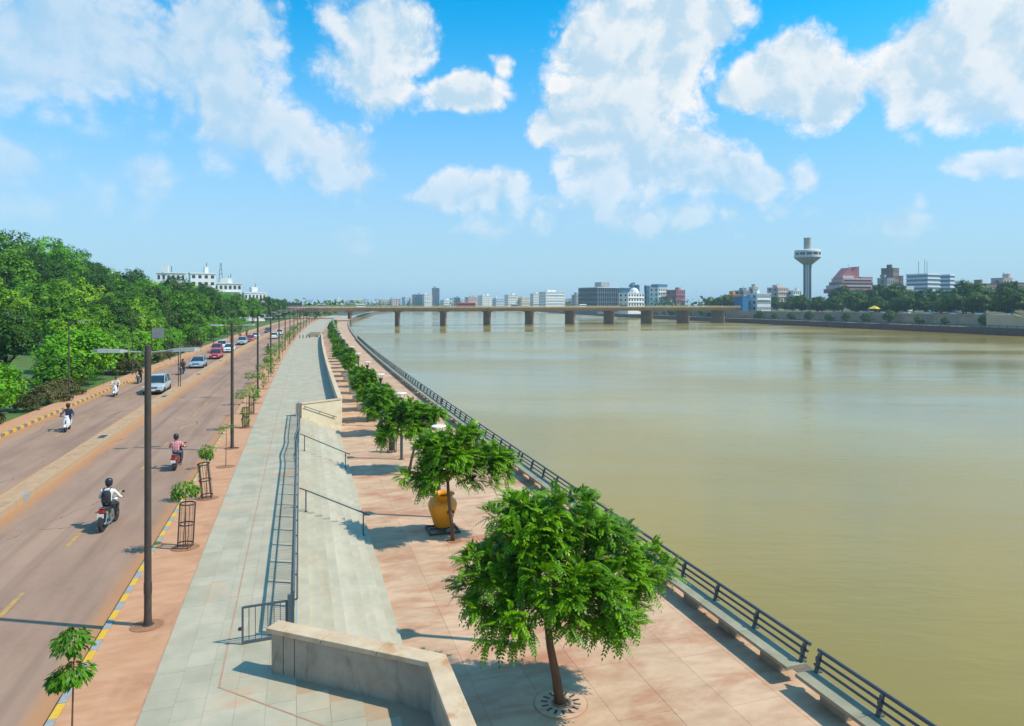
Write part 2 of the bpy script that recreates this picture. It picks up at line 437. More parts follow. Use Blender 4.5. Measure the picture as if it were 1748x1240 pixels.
M['barkd'] = mat('dark_bark', (.05, .038, .03), (.09, .07, .052), 9, .95, .6, 30, stretch=(1, 1, .25), obj=True)

# ================================================================== setting
# left park terrain
def gh(u, v):
    t = min(max((-u - 30) / 65, 0), 1)
    return 7.5 * t * t * (3 - 2 * t) * min(1, max(0, (v - 40) / 60)) - .03
def terrain():
    us = [-17.85, -19.2, -22, -26, -30, -36, -42, -50, -58, -66, -75, -85, -95, -120, -180, -300, -600, -1500, -4000]
    vs = [-60, -20, 0, 20, 35, 45, 55, 65, 75, 85, 95, 105, 120, 135, 150, 170, 190, 215, 240, 270, 300, 350, 400, 450, 520, 650, 900, 1250, 2000, 4000, 5600]
    b = []; f = []; nu = len(us)
    for v in vs:
        sv = min(v, 1250)
        for u in us:
            b.append((u + KC * sv * abs(sv), v, gh(u, v)))
    for j in range(len(vs) - 1):
        for i in range(nu - 1):
            a = j * nu + i
            f.append((a, a + nu, a + nu + 1, a + 1))
    k = MB(); k.add(b, f)
    o = k.build('ground', M['grass'], smooth='all')
    tag(o, kind='structure')
terrain()
# one sheet of land to the horizon on the far side and beyond the last bend of the river
k = MB()
vsf = [-200, -100, 0, 60, 120, 180, 240, 300, 360, 420, 480, 560, 650, 760, 900, 1080, 1250]
b = []
for v in vsf:
    b += [C(286.6, v, 3.5), (5800, v, 3.5)]
k.add(b, [(2 * i, 2 * i + 1, 2 * i + 3, 2 * i + 2) for i in range(len(vsf) - 1)])
k.add([(-17.85 + KC * 1250 ** 2 - 0, 1250.0, .5), (5800, 1250.0, .5), (5800, 5600, .5), (-17.85 + KC * 1250 ** 2, 5600, .5)], [(0, 1, 2, 3)])
k.add([C(-17.85, 520, -.04), C(12.4, 520, -.04), C(12.4, 900, -.04), C(12.4, 1250, -.04), C(-17.85, 1250, -.04), C(-17.85, 900, -.04)], [(0, 1, 2, 5), (5, 2, 3, 4)])
tag(k.build('land', M['land']), kind='structure')
# river
k = MB()
k.sheet(12.6, 276.2, rng_v(-150, 1262, 20), -4.5)
tag(k.build('river', M['water'], smooth='all'), kind='structure')
VS = rng_v(-15, 520, 5)
k = MB(); k.sheet(-17.8, -4.66, VS, 0)
tag(k.build('road', M['road']), kind='structure')

# lane dashes
la = empty('lane_marking'); tag(la, kind='structure')
random.seed(5)
dash = MB().box((0, 0, .002), (.13, 2.0, .004)).mesh('dash', M['dash'])
for uu, v0 in ((-7.55, 10.7), (-14.7, 39.0)):
    for i in range(30):
        v = v0 + i * 5.7
        if uu == -14.7 and i % 3 == 1: continue
        d = link('dash', dash, la, C(uu, v, .002), head(v), (1, random.uniform(.5, .95), 1))

def kerb_blocks(u0, u1, ztop, v0, v1, L, mats, parent, fade, nmax=290, face=0):
    w = u1 - u0
    mA = MB().box((0, 0, ztop / 2 - .02), (w, L - .012, ztop + .04)).mesh('kerb_stone', mats[0])
    mB = MB().box((0, 0, ztop / 2 - .02), (w, L - .012, ztop + .04)).mesh('kerb_stone', mats[1])
    mD = MB().box((0, 0, ztop / 2 - .02), (w, L - .012, ztop + .04)).mesh('kerb_stone', M['dustk'])
    n = 0; v = v0
    while v < v1 and n < nmax:
        dusty = random.random() < min(1, max(0, (v - fade[0]) / (fade[1] - fade[0])))
        o = link('kerb_stone', mD if dusty else (mA if n % 2 == 0 else mB), parent, C((u0 + u1) / 2, v, random.uniform(-.004, .004)), head(v) + random.uniform(-.006, .006))
        v += L; n += 1
    k = MB()
    k.sweep([(u0, -.05), (u1, -.05), (u1, ztop), (u0, ztop)], rng_v(v - L / 2 + .02, 515, 6))
    tag(k.build('far_kerb', M['dustk'], parent), kind='stuff')

# planting strip and its painted kerb
k = MB(); k.sweep([(-4.5, -.4), (-2.985, -.4), (-2.985, .15), (-4.5, .15)], VS)
st = tag(k.build('pavement', M['strip']), kind='structure')
kb = tag(empty('kerb'), kind='structure')
kerb_blocks(-4.66, -4.505, .165, 8.0, 168, .555, (M['yellow'], M['greyp']), kb, (30, 75))
# median
k = MB(); k.sweep([(-11.79, -.05), (-11.11, -.05), (-11.11, .27), (-11.79, .27)], VS)
md = tag(k.build('median', M['median']), kind='structure')
kerb_blocks(-11.108, -10.98, .29, 18, 125, .75, (M['yellow'], M['greyp']), md, (26, 38))
kerb_blocks(-11.92, -11.792, .29, 20, 125, .75, (M['yellow'], M['greyp']), md, (24, 36))
for i, v in enumerate((27.5, 47, 66, 85.6, 105)):
    c = C(-11.42, v)
    m_ = MB().box((0, 0, .275), (.5, 1.1, .012), 0, 0).box((0, 0, .283), (.38, .95, .006), 0, 1)
    m_.build('drain_hole_plate', [M['greyp'], M['dark']], md, loc=c, rz=head(v))  # grey frame with a dark plate painted as the shaded drain opening
# left footpath
k = MB(); k.sweep([(-19.5, -.3), (-17.955, -.3), (-17.955, .15), (-19.5, .15)], VS)
tag(k.build('footpath', M['strip']), kind='structure')
kb2 = tag(empty('kerb'), kind='structure')
kerb_blocks(-17.95, -17.79, .17, 30, 178, .62, (M['yellow'], M['bluep']), kb2, (75, 150))

# upper walkway: bed, single slabs near by, joined slabs farther on
k = MB(); k.sweep([(-2.98, -.5), (-.02, -.5), (-.02, .1445), (-2.98, .1445)], rng_v(4, 54, 5))
wk = tag(k.build('walkway', M['slab_base']), kind='structure')
k = MB(); k.sweep([(-2.98, -.5), (2.86, -.5), (2.86, .1445), (-2.98, .1445)], rng_v(54, 520, 6)); k.build('bed', M['slab_base'], wk)
random.seed(8)
SW = .592; SL = .70
slabm = MB().box((0, 0, .13), (SW - .006, SL - .006, .04)).mesh('paving_slab', M['slab'])
def slabs(u0, n, v0, v1, parent, limit):
    cnt = 0; v = v0; rest = MB()
    row = 0
    while v < v1:
        for c in range(n):
            off = (SL / 2 if (c % 2) else 0) * 0 + (c * .37 % 1) * SL * .6
            p = C(u0 + SW * (c + .5), v + off, random.uniform(-.0015, .0015))
            if cnt < limit:
                link('paving_slab', slabm, parent, p, head(v)); cnt += 1
            else:
                h = head(v + off)
                dx, dy = (SW - .007) / 2, (SL - .007) / 2
                co, si = math.cos(h), math.sin(h)
                q = [(p.x + a * co - b_ * si, p.y + a * si + b_ * co, .15 + p.z) for a, b_ in ((-dx, -dy), (dx, -dy), (dx, dy), (-dx, dy))]
                rest.add(q, [(0, 1, 2, 3)])
        v += SL
    if rest.v:
        tag(rest.build('far_paving_slabs', M['slab'], parent), kind='stuff')
slabs(-2.975, 5, 7.2, 54.2, wk, 300)
wk2 = tag(empty('walkway_terrace'), kind='structure')
slabs(-2.975, 10, 54.6, 300, wk2, 60)
k = MB(); k.sheet(-2.97, 2.85, rng_v(300.4, 519, 6), .15); tag(k.build('far_paving', M['slab'], wk2), kind='stuff')
# thin red joints let into the walkway
k = MB(); k.sheet(-1.60, -1.565, rng_v(15.7, 150, 5), .1545)
k.build('inlay_line', M['redline'], wk)
k = MB(); k.sheet(-.66, -.635, rng_v(17.6, 54, 5), .1545); k.build('inlay_line', M['redline'], wk)
k = MB(); k.sheet(-3.0, -2.975, rng_v(5, 300, 5), .1548); k.build('edge_line', M['redline'], wk)

# landing inside the near parapet
k = MB(); k.prism([(-.018, 4), (2.62, 4), (2.62, 13.55), (-.018, 15.62)], -.5, .1445)
ld = tag(k.build('landing', M['slab_base']), kind='structure')
for r in range(14):
    for c in range(4):
        u = .01 + (c + .5) * .655; v = 6.2 + r * .70 + (c % 2) * .2
        if v + .36 > 15.6 - .78 * (u + .33): continue
        link('paving_slab', slabm, ld, (u, v, random.uniform(-.001, .001)), 0, (1.09, .99, 1))
k = MB()
a_, b_ = Vector((-1.58, 15.75)), Vector((2.3, 11.9)); dv = (b_ - a_).normalized(); nv = Vector((-dv.y, dv.x)) * .018
k.add([(*(a_ - nv), .1555), (*(b_ - nv), .1555), (*(b_ + nv), .1555), (*(a_ + nv), .1555)], [(0, 1, 2, 3)])
k.build('inlay_line', M['redline'], ld)

# lower promenade
k = MB(); k.sweep([(2.7, -1.9), (12.72, -1.9), (12.72, -1.3055), (2.7, -1.3055)], rng_v(2, 520, 6))
lp = tag(k.build('promenade', M['lower_base']), kind='structure')
PW, PL = 9.88 / 7, 2.35
slm = MB().box((0, 0, -1.32), (PW - .008, PL - .008, .04)).mesh('promenade_slab', M['lower'])
cnt = 0; rest = MB(); v = 8.0
while v < 515:
    for c in range(7):
        off = (c * .41 % 1) * PL * .7
        p = C(2.83 + PW * (c + .5), v + off, random.uniform(-.001, .001))
        if cnt < 280:
            link('promenade_slab', slm, lp, p, head(v)); cnt += 1
        else:
            h = head(v + off); dx, dy = (PW - .012) / 2, (PL - .012) / 2
            co, si = math.cos(h), math.sin(h)
            rest.add([(p.x + a * co - b_ * si, p.y + a * si + b_ * co, -1.30) for a, b_ in ((-dx, -dy), (dx, -dy), (dx, dy), (-dx, dy))], [(0, 1, 2, 3)])
    v += PL
tag(rest.build('far_promenade_slabs', M['lower'], lp), kind='stuff')

# stairs from the walkway down to the promenade
sr = empty('stairs', (1.4, 34, -1.3), 0, 'long pale stone flight of steps between railing and riverside promenade', 'stairs')
for i in range(9):
    u0 = .02 + .31 * i; u1 = u0 + .31; z = .15 - .145 * (i + 1)
    v0 = 16.0 - .78 * (u0 + .5) - .02
    kk = MB(); vs = [v0] + rng_v(18, 52.6 + .3 * i, 5)
    kk.sweep([(u0, -1.8), (u1 - .003, -1.8), (u1 - .003, z), (u0, z)], vs)
    o = kk.build('step', M['step'], sr)
    o.matrix_parent_inverse = Matrix.Translation((-1.4, -34, 1.3))

# near parapet
def poly_wall(pts, th, z0, z1):
    """outline of a wall of given thickness along a bent centre line"""
    L = []; Rr = []
    n = len(pts)
    for i, p in enumerate(pts):
        d1 = (Vector(pts[i]) - Vector(pts[i - 1])).normalized() if i else None
        d2 = (Vector(pts[i + 1]) - Vector(p)).normalized() if i < n - 1 else None
        d = ((d1 or d2) + (d2 or d1)).normalized()
        nr = Vector((-d.y, d.x)); base = d1 or d2
        s = th / 2 / max(.3, nr.dot(Vector((-base.y, base.x))))
        L.append(tuple(Vector(p) + nr * s)); Rr.append(tuple(Vector(p) - nr * s))
    return L + Rr[::-1]
pw = empty('parapet_wall', (2.7, 13.6, .1), 0, 'weathered concrete parapet with stained coping at the near end of the stairs', 'wall')
inv = Matrix.Translation((-2.7, -13.6, -.1))
wp = [(-.42, 16.12), (2.72, 13.62), (2.72, 4)]
def pchild(o): o.matrix_parent_inverse = inv; return o
pchild(MB().prism(poly_wall(wp, .30, 0, 0), -1.6, 1.04).build('wall', M['conc'], pw))
segs = [((-.5, 16.18), (.62, 15.29)), ((.635, 15.28), (1.7, 14.43)), ((1.713, 14.42), (2.72, 13.615)), ]
for i, (a, b_) in enumerate(segs):
    pts = [a, b_] if i < 2 else [a, b_, (2.72, 11.2)]
    pchild(MB().prism(poly_wall(pts, .42, 0, 0), 1.04, 1.15).build('coping_stone', M['cope'], pw, bevel=.012))
for y0, y1 in ((9.0, 11.185), (6.5, 8.985), (4, 6.485)):
    pchild(MB().prism(poly_wall([(2.72, y1), (2.72, y0)], .42, 0, 0), 1.04, 1.15).build('coping_stone', M['cope'], pw, bevel=.012))
# dark expansion joint strips and spouts on the inner face
dn = Vector((2.72 + .42, 13.62 - 16.12)).normalized(); nn = Vector((dn.y, -dn.x))
for t, nm in ((.32, 'joint_strip'), (.62, 'joint_strip')):
    p = Vector((-.42, 16.12)) + dn * t - Vector((-dn.y, dn.x)) * .151
    pchild(MB().box((p.x, p.y, .6), (.012, .01, .84), math.atan2(dn.y, dn.x)).build(nm, M['dark'], pw))

# far end wall of the stairs and the long parapet beyond it
ew = empty('parapet_wall', (3.0, 53.5, 0), 0, 'long cream parapet from the far end of the stairs along the walkway edge', 'wall')
inv2 = Matrix.Translation((-3.0, -53.5, 0))
def echild(o): o.matrix_parent_inverse = inv2; return o
q0 = C(.05, 52.3); q1 = C(2.95, 54.0)
pl = [(q0.x, q0.y), (q1.x, q1.y)] + [tuple(C(2.95, v).xy) for v in rng_v(60, 176, 6)]
echild(MB().prism(poly_wall(pl, .26, 0, 0), -1.6, 1.0).build('wall', M['cream'], ew))
cuts = [0, 1] + list(range(3, len(pl), 2))
for a, b_ in zip(cuts[:-1], cuts[1:]):
    echild(MB().prism(poly_wall(pl[a:b_ + 1], .36, 0, 0), 1.0, 1.08).build('coping_stone', M['cope'], ew))
echild(MB().box((q0.x - .18, q0.y, .6), (.34, .42, .98)).build('end_post', M['conc'], ew, bevel=.01))
d = (q1 - q0).normalized(); nr = Vector((d.y, -d.x, 0))
kk = MB(); kk.tube([q0 + nr * .24 + Vector((0, 0, .85)) + d * .15, q0 + nr * .24 + d * 2.9 + Vector((0, 0, -.28))], .028, 6)
for t in (.3, 1.5, 2.7):
    p = q0 + nr * .13 + d * t + Vector((0, 0, .85 - (t - .15) * .411)); kk.box((p + nr * .05)[:], (.05, .12, .05))
echild(kk.build('wall_handrail', M['rail'], ew))

# iron fence at the head of the stairs
fv0, fv1 = 17.7, 51.8
fn = empty('fence', (-.1, fv0, .15), 0, 'blue-grey baluster fence along the head of the stairs', 'fence')
FI = Matrix.Translation((.1, -fv0, -.15))
def fch(o): return o
def bend(v):          # a stretch knocked out of line
    return -.10 * math.exp(-((v - 38.5) / 1.3) ** 2) + .05 * math.exp(-((v - 42) / 1.1) ** 2)
bal = MB().box((0, 0, .5), (.02, .02, .86)).mesh('baluster', M['rail'])
pst = MB().box((0, 0, .51), (.06, .09, 1.02)).box((.05, 0, .86), (.1, .05, .03)).mesh('post', M['rail'])
v = fv0 + .13; n = 0
while v < fv1:
    if n % 12 != 0:
        p = C(-.1 + bend(v), v, .15) - Vector((-.1, fv0, .15)); link('baluster', bal, fn, p)
    v += .135; n += 1
v = fv0
while v <= fv1 + .1:
    p = C(-.1 + bend(v), v, .15) - Vector((-.1, fv0, .15)); link('post', pst, fn, p); v += 1.62
vsn = rng_v(fv0, fv1, .8)
def frail(du, z, r, nm, sq=True):
    kk = MB()
    pts = [C(-.1 + bend(v) + du, v, .15 + z) - Vector((-.1, fv0, .15)) for v in vsn]
    kk.tube(pts, r, 4 if sq else 8)
    kk.build(nm, M['rail'], fn)
frail(0, 1.03, .05, 'top_rail'); frail(0, .08, .025, 'bottom_rail'); frail(.1, .88, .024, 'handrail', False)

# gate swung open
gt = empty('gate', (-.12, 17.62, .15), R(184), 'open blue-grey iron gate with seven bars beside the parapet end', 'gate')
MB().box((.04, 0, .5), (.07, .09, 1.06)).build('hinge_post', M['rail'], gt)
f = MB(); f.box((.1, 0, .45), (.05, .04, .9)).box((1.1, 0, .45), (.05, .04, .9)).box((.6, 0, .885), (.95, .038, .05)).box((.6, 0, .05), (.95, .038, .05))
f.build('gate_frame', M['rail'], gt)
gb = MB().box((0, 0, .467), (.018, .018, .784)).mesh('bar', M['rail'])
for i in range(6): link('bar', gb, gt, (.1 + (i + 1) * 1.0 / 7, 0, 0))
MB().box((1.16, 0, .38), (.07, .05, .07)).box((1.19, 0, .38), (.03, .02, .03)).build('latch', M['dark'], gt)

# free-standing stair handrails
for i, v in enumerate((28.5, 40.4)):
    o = empty('handrail', C(.3, v, 0), 0, ['sloping steel handrail across the stairs, the nearer one', 'sloping steel handrail across the stairs, the farther one'][i], 'handrail', 'stair handrails')
    for uu, zt in ((0, .86), (2.25, -.25)):
        zb = .15 - .145 * (int((uu + .3 - .02) / .31) + 1)
        MB().tube([(uu, 0, zb), (uu, 0, zt)], .026, 8).box((uu, 0, zb + .012), (.13, .13, .02)).build('post', M['rail'], o)
    MB().tube([(-.25, 0, .98), (0, 0, .87), (2.25, 0, -.24), (2.5, 0, -.36)], .028, 8).build('rail', M['rail'], o)
    MB().tube([(-.2, .11, .94), (2.45, .11, -.35)], .018, 6).build('rail', M['rail'], o)

# quay wall under the promenade edge
k = MB(); k.sweep([(12.45, -6.4), (12.95, -6.4), (12.95, -1.29), (12.45, -1.29)], rng_v(-40, 1240, 10))
tag(k.build('quay_wall', M['quay']), 'dark river wall under the near promenade edge', 'wall')

# riverside benches with pipe backs
def bench(v0, L, label):
    h = head(v0 + L / 2)
    o = empty('riverside_bench', C(12.05, v0 + L / 2, -1.3), h, label, 'bench', 'stone benches with pipe backs along the quay edge')
    n = 6; l = L / n
    for i in range(n):
        link('seat_slab', BM['seat'], o, (0, -L / 2 + (i + .5) * l, 0), None, (1, l, 1))
        link('plinth', BM['plinth'], o, (0, -L / 2 + (i + .5) * l, 0))
    for i in range(n + 1):
        link('post', BM['post'], o, (0, -L / 2 + .12 + i * (L - .24) / n, 0))
    for j, (x, z) in enumerate(((.44, .93), (.37, .76), (.31, .60))):
        link('rail', BM['rail%d' % (j > 0)], o, (x, 0, z), None, (1, L, 1))
    return o
BM = {'seat': MB().box((0, 0, .42), (.56, .994, .09)).mesh('seat_slab', M['bench']), 'plinth': MB().box((.12, 0, .186), (.3, .8, .378)).mesh('plinth', M['conc']),
      'post': MB().loft([[(x, y, z) for x, y in ((.20 + a, -.03), (.30 + a, -.03), (.30 + a, .03), (.20 + a, .03))] for a, z in ((0, .45), (.05, .62), (.13, .92))]).box((.30, 0, .47), (.18, .12, .03)).box((.33, 0, .77), (.13, .075, .1)).mesh('post', M['railpipe']),
      'rail0': MB().tube([(0, -.5, 0), (0, .5, 0)], .05, 10).mesh('rail', M['railpipe'], True), 'rail1': MB().tube([(0, -.5, 0), (0, .5, 0)], .034, 8).mesh('rail', M['railpipe'], True)}
v = 2.6 - .2; i = 0
while v < 190:
    L = 11.9
    bench(v, L - .3, 'stone bench with blue-grey pipe back on the quay edge, %s from the camera' % ORD[i])
    v += L; i += 1
k = MB(); k.sweep([(12.02, -1.34), (12.5, -1.34), (12.5, -.9), (12.02, -.9)], rng_v(v, 500, 6))
tag(k.build('quay_coping', M['bench']), 'low stone coping continuing beyond the benches toward the bridge', 'wall')
# ================================================================== street lamps
def street_lamp():
    o = empty('street_lamp')
    MB().lathe([(.105, 0), (.09, .3), (.082, 3), (.078, 7.05), (.0785, 7.1), (.03, 7.12)], n=14).build('pole', M['pole'], o, 40)
    MB().lathe([(.15, 0), (.15, .03), (.11, .05)], n=14).build('base_flange', M['dark'], o, 40)
    MB().box((0, 0, .95), (.19, .02, .3)).build('service_door', M['pole'], o)
    for s in (-1, 1):
        a = MB().tube([(s * .05, 0, 6.93), (s * .55, 0, 6.97)], .024, 8).build('arm', M['lampgrey'], o)
        h = MB()
        h.loft([[(s * x, y, z) for y, z in ((-w, z0), (w, z0), (w * .8, z1), (-w * .8, z1))] for x, w, z0, z1 in ((.45, .05, 6.95, 7.0), (.6, .12, 6.94, 7.02), (1.1, .14, 6.95, 7.04), (1.22, .07, 6.97, 7.02))])
        h.build('luminaire', M['lampgrey'], o)
    return o
vl = [19.3, 41.6, 63.9, 86, 108, 130, 152, 174, 196, 219, 242, 265, 290, 315, 340, 365]
sl_ = street_lamp()
pit = MB().lathe([(.36, 0), (.36, .012), (.12, .03)], n=18).mesh('soil_pit', M['earth'])
for i, v in enumerate(vl):
    o = sl_ if i == 0 else copy_tree(sl_)
    o.location = C(-3.62, v, .15); o.rotation_euler = (0, 0, head(v))
    tag(o, 'dark double-armed street lamp on the roadside strip, %s from the camera' % ORD[i], 'street lamp', 'double-armed street lamps along the planting strip')
    if i < 7:
        link('soil_pit', pit, o, (-.02, 0, .001), 0, (1.1, 1, 1))

def park_lamp():
    o = empty('street_lamp')
    MB().lathe([(.08, 0), (.06, .2), (.045, 6.6), (.03, 6.75)], n=10).build('pole', M['pole'], o, 40)
    MB().tube([(.02, 0, 6.68), (.7, 0, 6.74)], .025, 6).build('arm', M['pole'], o)
    MB().loft([[(x, y, z) for y, z in ((-w, z0), (w, z0), (w, z1), (-w, z1))] for x, w, z0, z1 in ((.6, .06, 6.7, 6.76), (.75, .12, 6.7, 6.79), (1.25, .12, 6.73, 6.81), (1.35, .06, 6.75, 6.8))]).build('luminaire', M['lampgrey'], o)
    return o
pl_ = park_lamp()
for i, v in enumerate((67, 89, 111, 133, 155, 177, 199, 221)):
    o = pl_ if i == 0 else copy_tree(pl_)
    o.location = C(-18.95, v, .15); o.rotation_euler = (0, 0, head(v))
    tag(o, 'slim single-armed lamp on the left footpath, %s from the left edge' % ORD[i], 'street lamp', 'single-armed lamps on the left footpath')

def prom_lamp():
    o = empty('promenade_lamp')
    MB().lathe([(.17, 0), (.17, .035), (.1, .05), (.09, .06), (.085, 3.55), (.1, 3.6), (.1, 3.75), (.05, 3.8)], n=14).build('pole', M['railpipe'], o, 35)
    MB().lathe([(.095, 3.56), (.17, 3.78), (.16, 3.8), (.06, 3.7)], n=14).build('lamp_cup', M['dark'], o, 35)
    for a in range(3):
        an = a * 2.094 + .4
        MB().tube([(.09 * math.cos(an), .09 * math.sin(an), 3.7), (.25 * math.cos(an), .25 * math.sin(an), 4.08)], .014, 5).build('strut', M['dark'], o)
    MB().lathe([(.04, 4.05), (.33, 4.08), (.345, 4.1), (.32, 4.13), (.1, 4.155), (.02, 4.16)], n=22).build('reflector_disc', M['lamphead'], o, 35)
    return o
pm_ = prom_lamp()
for i in range(22):
    v = 18.35 + 12 * i
    o = pm_ if i == 0 else copy_tree(pm_)
    o.location = C(6.05, v, -1.3); o.rotation_euler = (0, 0, .7 * i)
    tag(o, 'promenade lamp with white disc head, %s from the camera' % ORD[i], 'lamp post', 'disc-headed lamps down the middle of the promenade')
M['teal'] = mat('teal_sign_paint', (.01, .22, .19), (.015, .26, .22), 3, .5)
M['signw'] = mat('white_sign_paint', (.75, .75, .72), None, 3, .5)
ts = empty('pole_sign', C(6.12, 54.35, -1.3), 0, 'small teal plate sign on a promenade lamp post', 'sign')
MB().box((.32, -.11, 2.75), (.62, .03, .5)).build('plate', M['teal'], ts)
MB().box((.1, -.1, 2.75), (.2, .012, .3)).build('bracket', M['rail'], ts)
MB().box((.32, -.128, 2.85), (.42, .004, .05)).box((.32, -.128, 2.68), (.3, .004, .05)).build('text_bars', M['signw'], ts)

# ------------------------------------------------------------------ orange pot on a low iron stand
M['pot'] = mat('orange_glazed_clay', (.76, .27, .006), (.84, .35, .012), 2.0, .36, .06, 14, c3=(.50, .16, .008), sc3=1.6, t3=(.54, .75), obj=True)
po = empty('giant_pot', C(5.86, 28.55, -1.3), 0, 'big orange urn-shaped pot on a low iron stand under the second tree', 'pot')
MB().lathe([(.26, .16), (.34, .2), (.42, .42), (.52, .72), (.60, .98), (.62, 1.12), (.57, 1.27), (.46, 1.37), (.40, 1.41), (.40, 1.45), (.47, 1.52), (.52, 1.55), (.50, 1.575), (.41, 1.5), (.36, 1.42), (.42, 1.3), (.5, 1.1), (.3, .4), (.02, .3)], n=40).build('body', M['pot'], po, 60)
MB().lathe([(.405, 1.40), (.435, 1.42), (.405, 1.445)], n=40, caps=False).build('neck_ring', M['pot'], po, 60)
f = MB()
for s in (-1, 1):
    f.box((0, s * .55, .04), (1.3, .07, .08)).box((s * .615, 0, .041), (.07, 1.03, .078))
f.box((0, 0, .1), (1.1, .09, .06)).box((0, 0, .099), (.09, 1.02, .058))
f.build('stand', M['cage'], po)
MB().lathe([(.30, .115), (.33, .13), (.33, .17), (.27, .185)], n=24).build('stand_ring', M['dark'], po, 40)
MB().box((.22, -.62, .48), (.07, .05, .95)).box((.22, -.605, .93), (.3, .02, .12)).build('label_post', M['cage'], po)

# ------------------------------------------------------------------ promenade bins
def litter_bin(v, lab):
    o = empty('litter_bin', C(5.72, v, -1.3), .15, lab, 'bin')
    fr = MB()
    for x in (-.24, .24):
        for y in (-.2, .2):
            fr.box((x, y, .75), (.04, .04, 1.5))
    for z in (.08, .72, 1.47):
        for s in (-1, 1):
            fr.box((0, s * .2, z), (.44, .034, .034)).box((s * .24, 0, z), (.034, .36, .034))
    fr.build('frame', M['cage'], o)
    MB().lathe([(.14, .12), (.18, .14), (.19, .66), (.17, .665), (.16, .2)], n=14).build('bucket', M['dark'], o, 40)
    for i in range(5):
        MB().box((-.16 + i * .08, -.2, .4), (.012, .012, .6)).build('bar', M['cage'], o)
    MB().box((0, .05, 1.1), (.38, .25, .55)).build('back_panel', M['dark'], o)
litter_bin(44.6, 'open-framed dark litter bin by the third promenade lamp')
o = empty('notice_cabinet', C(5.55, 56.7, -1.3), .1, 'tall dark notice cabinet beside the nearest round planter', 'cabinet')
MB().box((0, 0, .85), (.62, .5, 1.6)).build('case', M['dark'], o, bevel=.02)
MB().box((0, -.255, .95), (.5, .012, 1.1)).build('panel', M['cage'], o)
MB().box((0, 0, .03), (.7, .58, .06)).build('foot', M['conc'], o)
MB().box((0, 0, 1.675), (.68, .56, .05)).build('cap', M['cage'], o)

# round planters
M['planter'] = mat('grey_concrete_planter', (.42, .41, .38), (.50, .48, .44), 3, .8, .2, 20, rnd=.05)
plp = empty('round_planter')
MB().lathe([(.95, 0), (1.0, .06), (1.02, .5), (1.0, .52), (.84, .52), (.83, .4), (.02, .4)], n=28).build('ring', M['planter'], plp, 40)
MB().lathe([(.83, .39), (.5, .45), (.02, .47)], n=20).build('soil', M['earth'], plp)
PLV = [63, 69.2, 75.3, 87.4, 93.5]
for i, v in enumerate(PLV):
    o = plp if i == 0 else copy_tree(plp)
    o.location = C(5.85, v, -1.3)
    tag(o, 'low round concrete planter around a promenade tree, %s from the camera' % ORD[i], 'planter', 'round concrete planters')

# signs on the left
sb = empty('road_sign', C(-19.2, 104, .1), 0, 'plain grey square board on a pole in the roadside shrubs', 'sign')
MB().tube([(-.75, 0, 0), (-.75, 0, 4.9)], .045, 8).build('post', M['pole'], sb)
M['signback'] = mat('grey_sign_back', (.20, .20, .21), (.24, .24, .25), 2, .6)
MB().box((.02, -.06, 4.25), (1.5, .04, 1.4)).build('board', M['signback'], sb)
MB().box((.02, -.025, 4.6), (1.5, .03, .06)).box((.02, -.025, 3.9), (1.5, .03, .06)).build('brace', M['pole'], sb)
sg = empty('median_sign', C(-11.45, 73.6, .27), head(73), 'twin-post sign frame standing on the road median', 'sign')
for x in (-.09, .09):
    MB().tube([(x, 0, 0), (x, 0, 4.0)], .04, 8).build('post', M['pole'], sg)
MB().box((-.5, 0, 4.02), (1.5, .05, .09)).build('crossbar', M['pole'], sg)
MB().box((-.02, .4, 3.5), (.04, 1.1, .9)).build('panel', M['signback'], sg)

# four bollards and the second stair head far along the walkway
bo = MB().lathe([(.09, 0), (.09, .75), (.06, .8)], n=10).mesh('bollard', M['dark'])
for i in range(4):
    o = link('bollard', bo, None, C(-2.2 + i * .75, 172, .15))
    tag(o, 'short dark bollard on the walkway before the stair blocks, %s from left' % ORD[i], 'bollard', 'bollards on the walkway')
sh = empty('stair_block', C(1.4, 180, .1), head(180), 'low grey stepped stair walls on the far walkway', 'wall')
MB().box((-.7, -2.0, .45), (2.6, .4, 1.0)).build('front_wall', M['conc'], sh, bevel=.02)
MB().box((.2, 4.5, .5), (3.4, .4, 1.1)).build('back_wall', M['conc'], sh, bevel=.02)
MB().box((1.3, -3.2, .55), (.6, 1.6, 1.15)).build('end_pier', M['cream'], sh)
for i in range(5):
    MB().box((-.6 + i * .35, 1.2, .05 + (4 - i) * .12 / 2), (.33, 5.8, .1 + (4 - i) * .12)).build('step', M['step'], sh)
# ================================================================== vegetation
def np_mesh(name, co, quads, tint, mats, smooth=False):
    me = bpy.data.meshes.new(name)
    n = len(co); f = len(quads)
    me.vertices.add(n); me.vertices.foreach_set('co', co.astype(np.float32).ravel())
    me.loops.add(f * 4); me.loops.foreach_set('vertex_index', quads.astype(np.int32).ravel())
    me.polygons.add(f); me.polygons.foreach_set('loop_start', np.arange(0, f * 4, 4, dtype=np.int32))
    a = me.attributes.new('tint', 'FLOAT', 'POINT'); a.data.foreach_set('value', tint.astype(np.float32))
    me.materials.append(mats)
    me.update(calc_edges=True)
    return me
def unit(a): return a / np.maximum(np.linalg.norm(a, axis=1, keepdims=True), 1e-6)
def leaves(rs, c, nrm, size, tint, ratio=.5, droop=.0):
    """one bent lozenge per leaf"""
    n = len(c)
    t = unit(np.cross(nrm, rs.normal(size=(n, 3))))
    t[:, 2] -= droop; t = unit(t)
    b = unit(np.cross(nrm, t))
    s = size[:, None]
    v = np.stack([c - t * s, c + b * s * ratio - nrm * s * .12, c + t * s - nrm * s * .1, c - b * s * ratio - nrm * s * .12], 1).reshape(-1, 3)
    q = np.arange(4 * n).reshape(n, 4)
    return v, q, np.repeat(tint, 4)
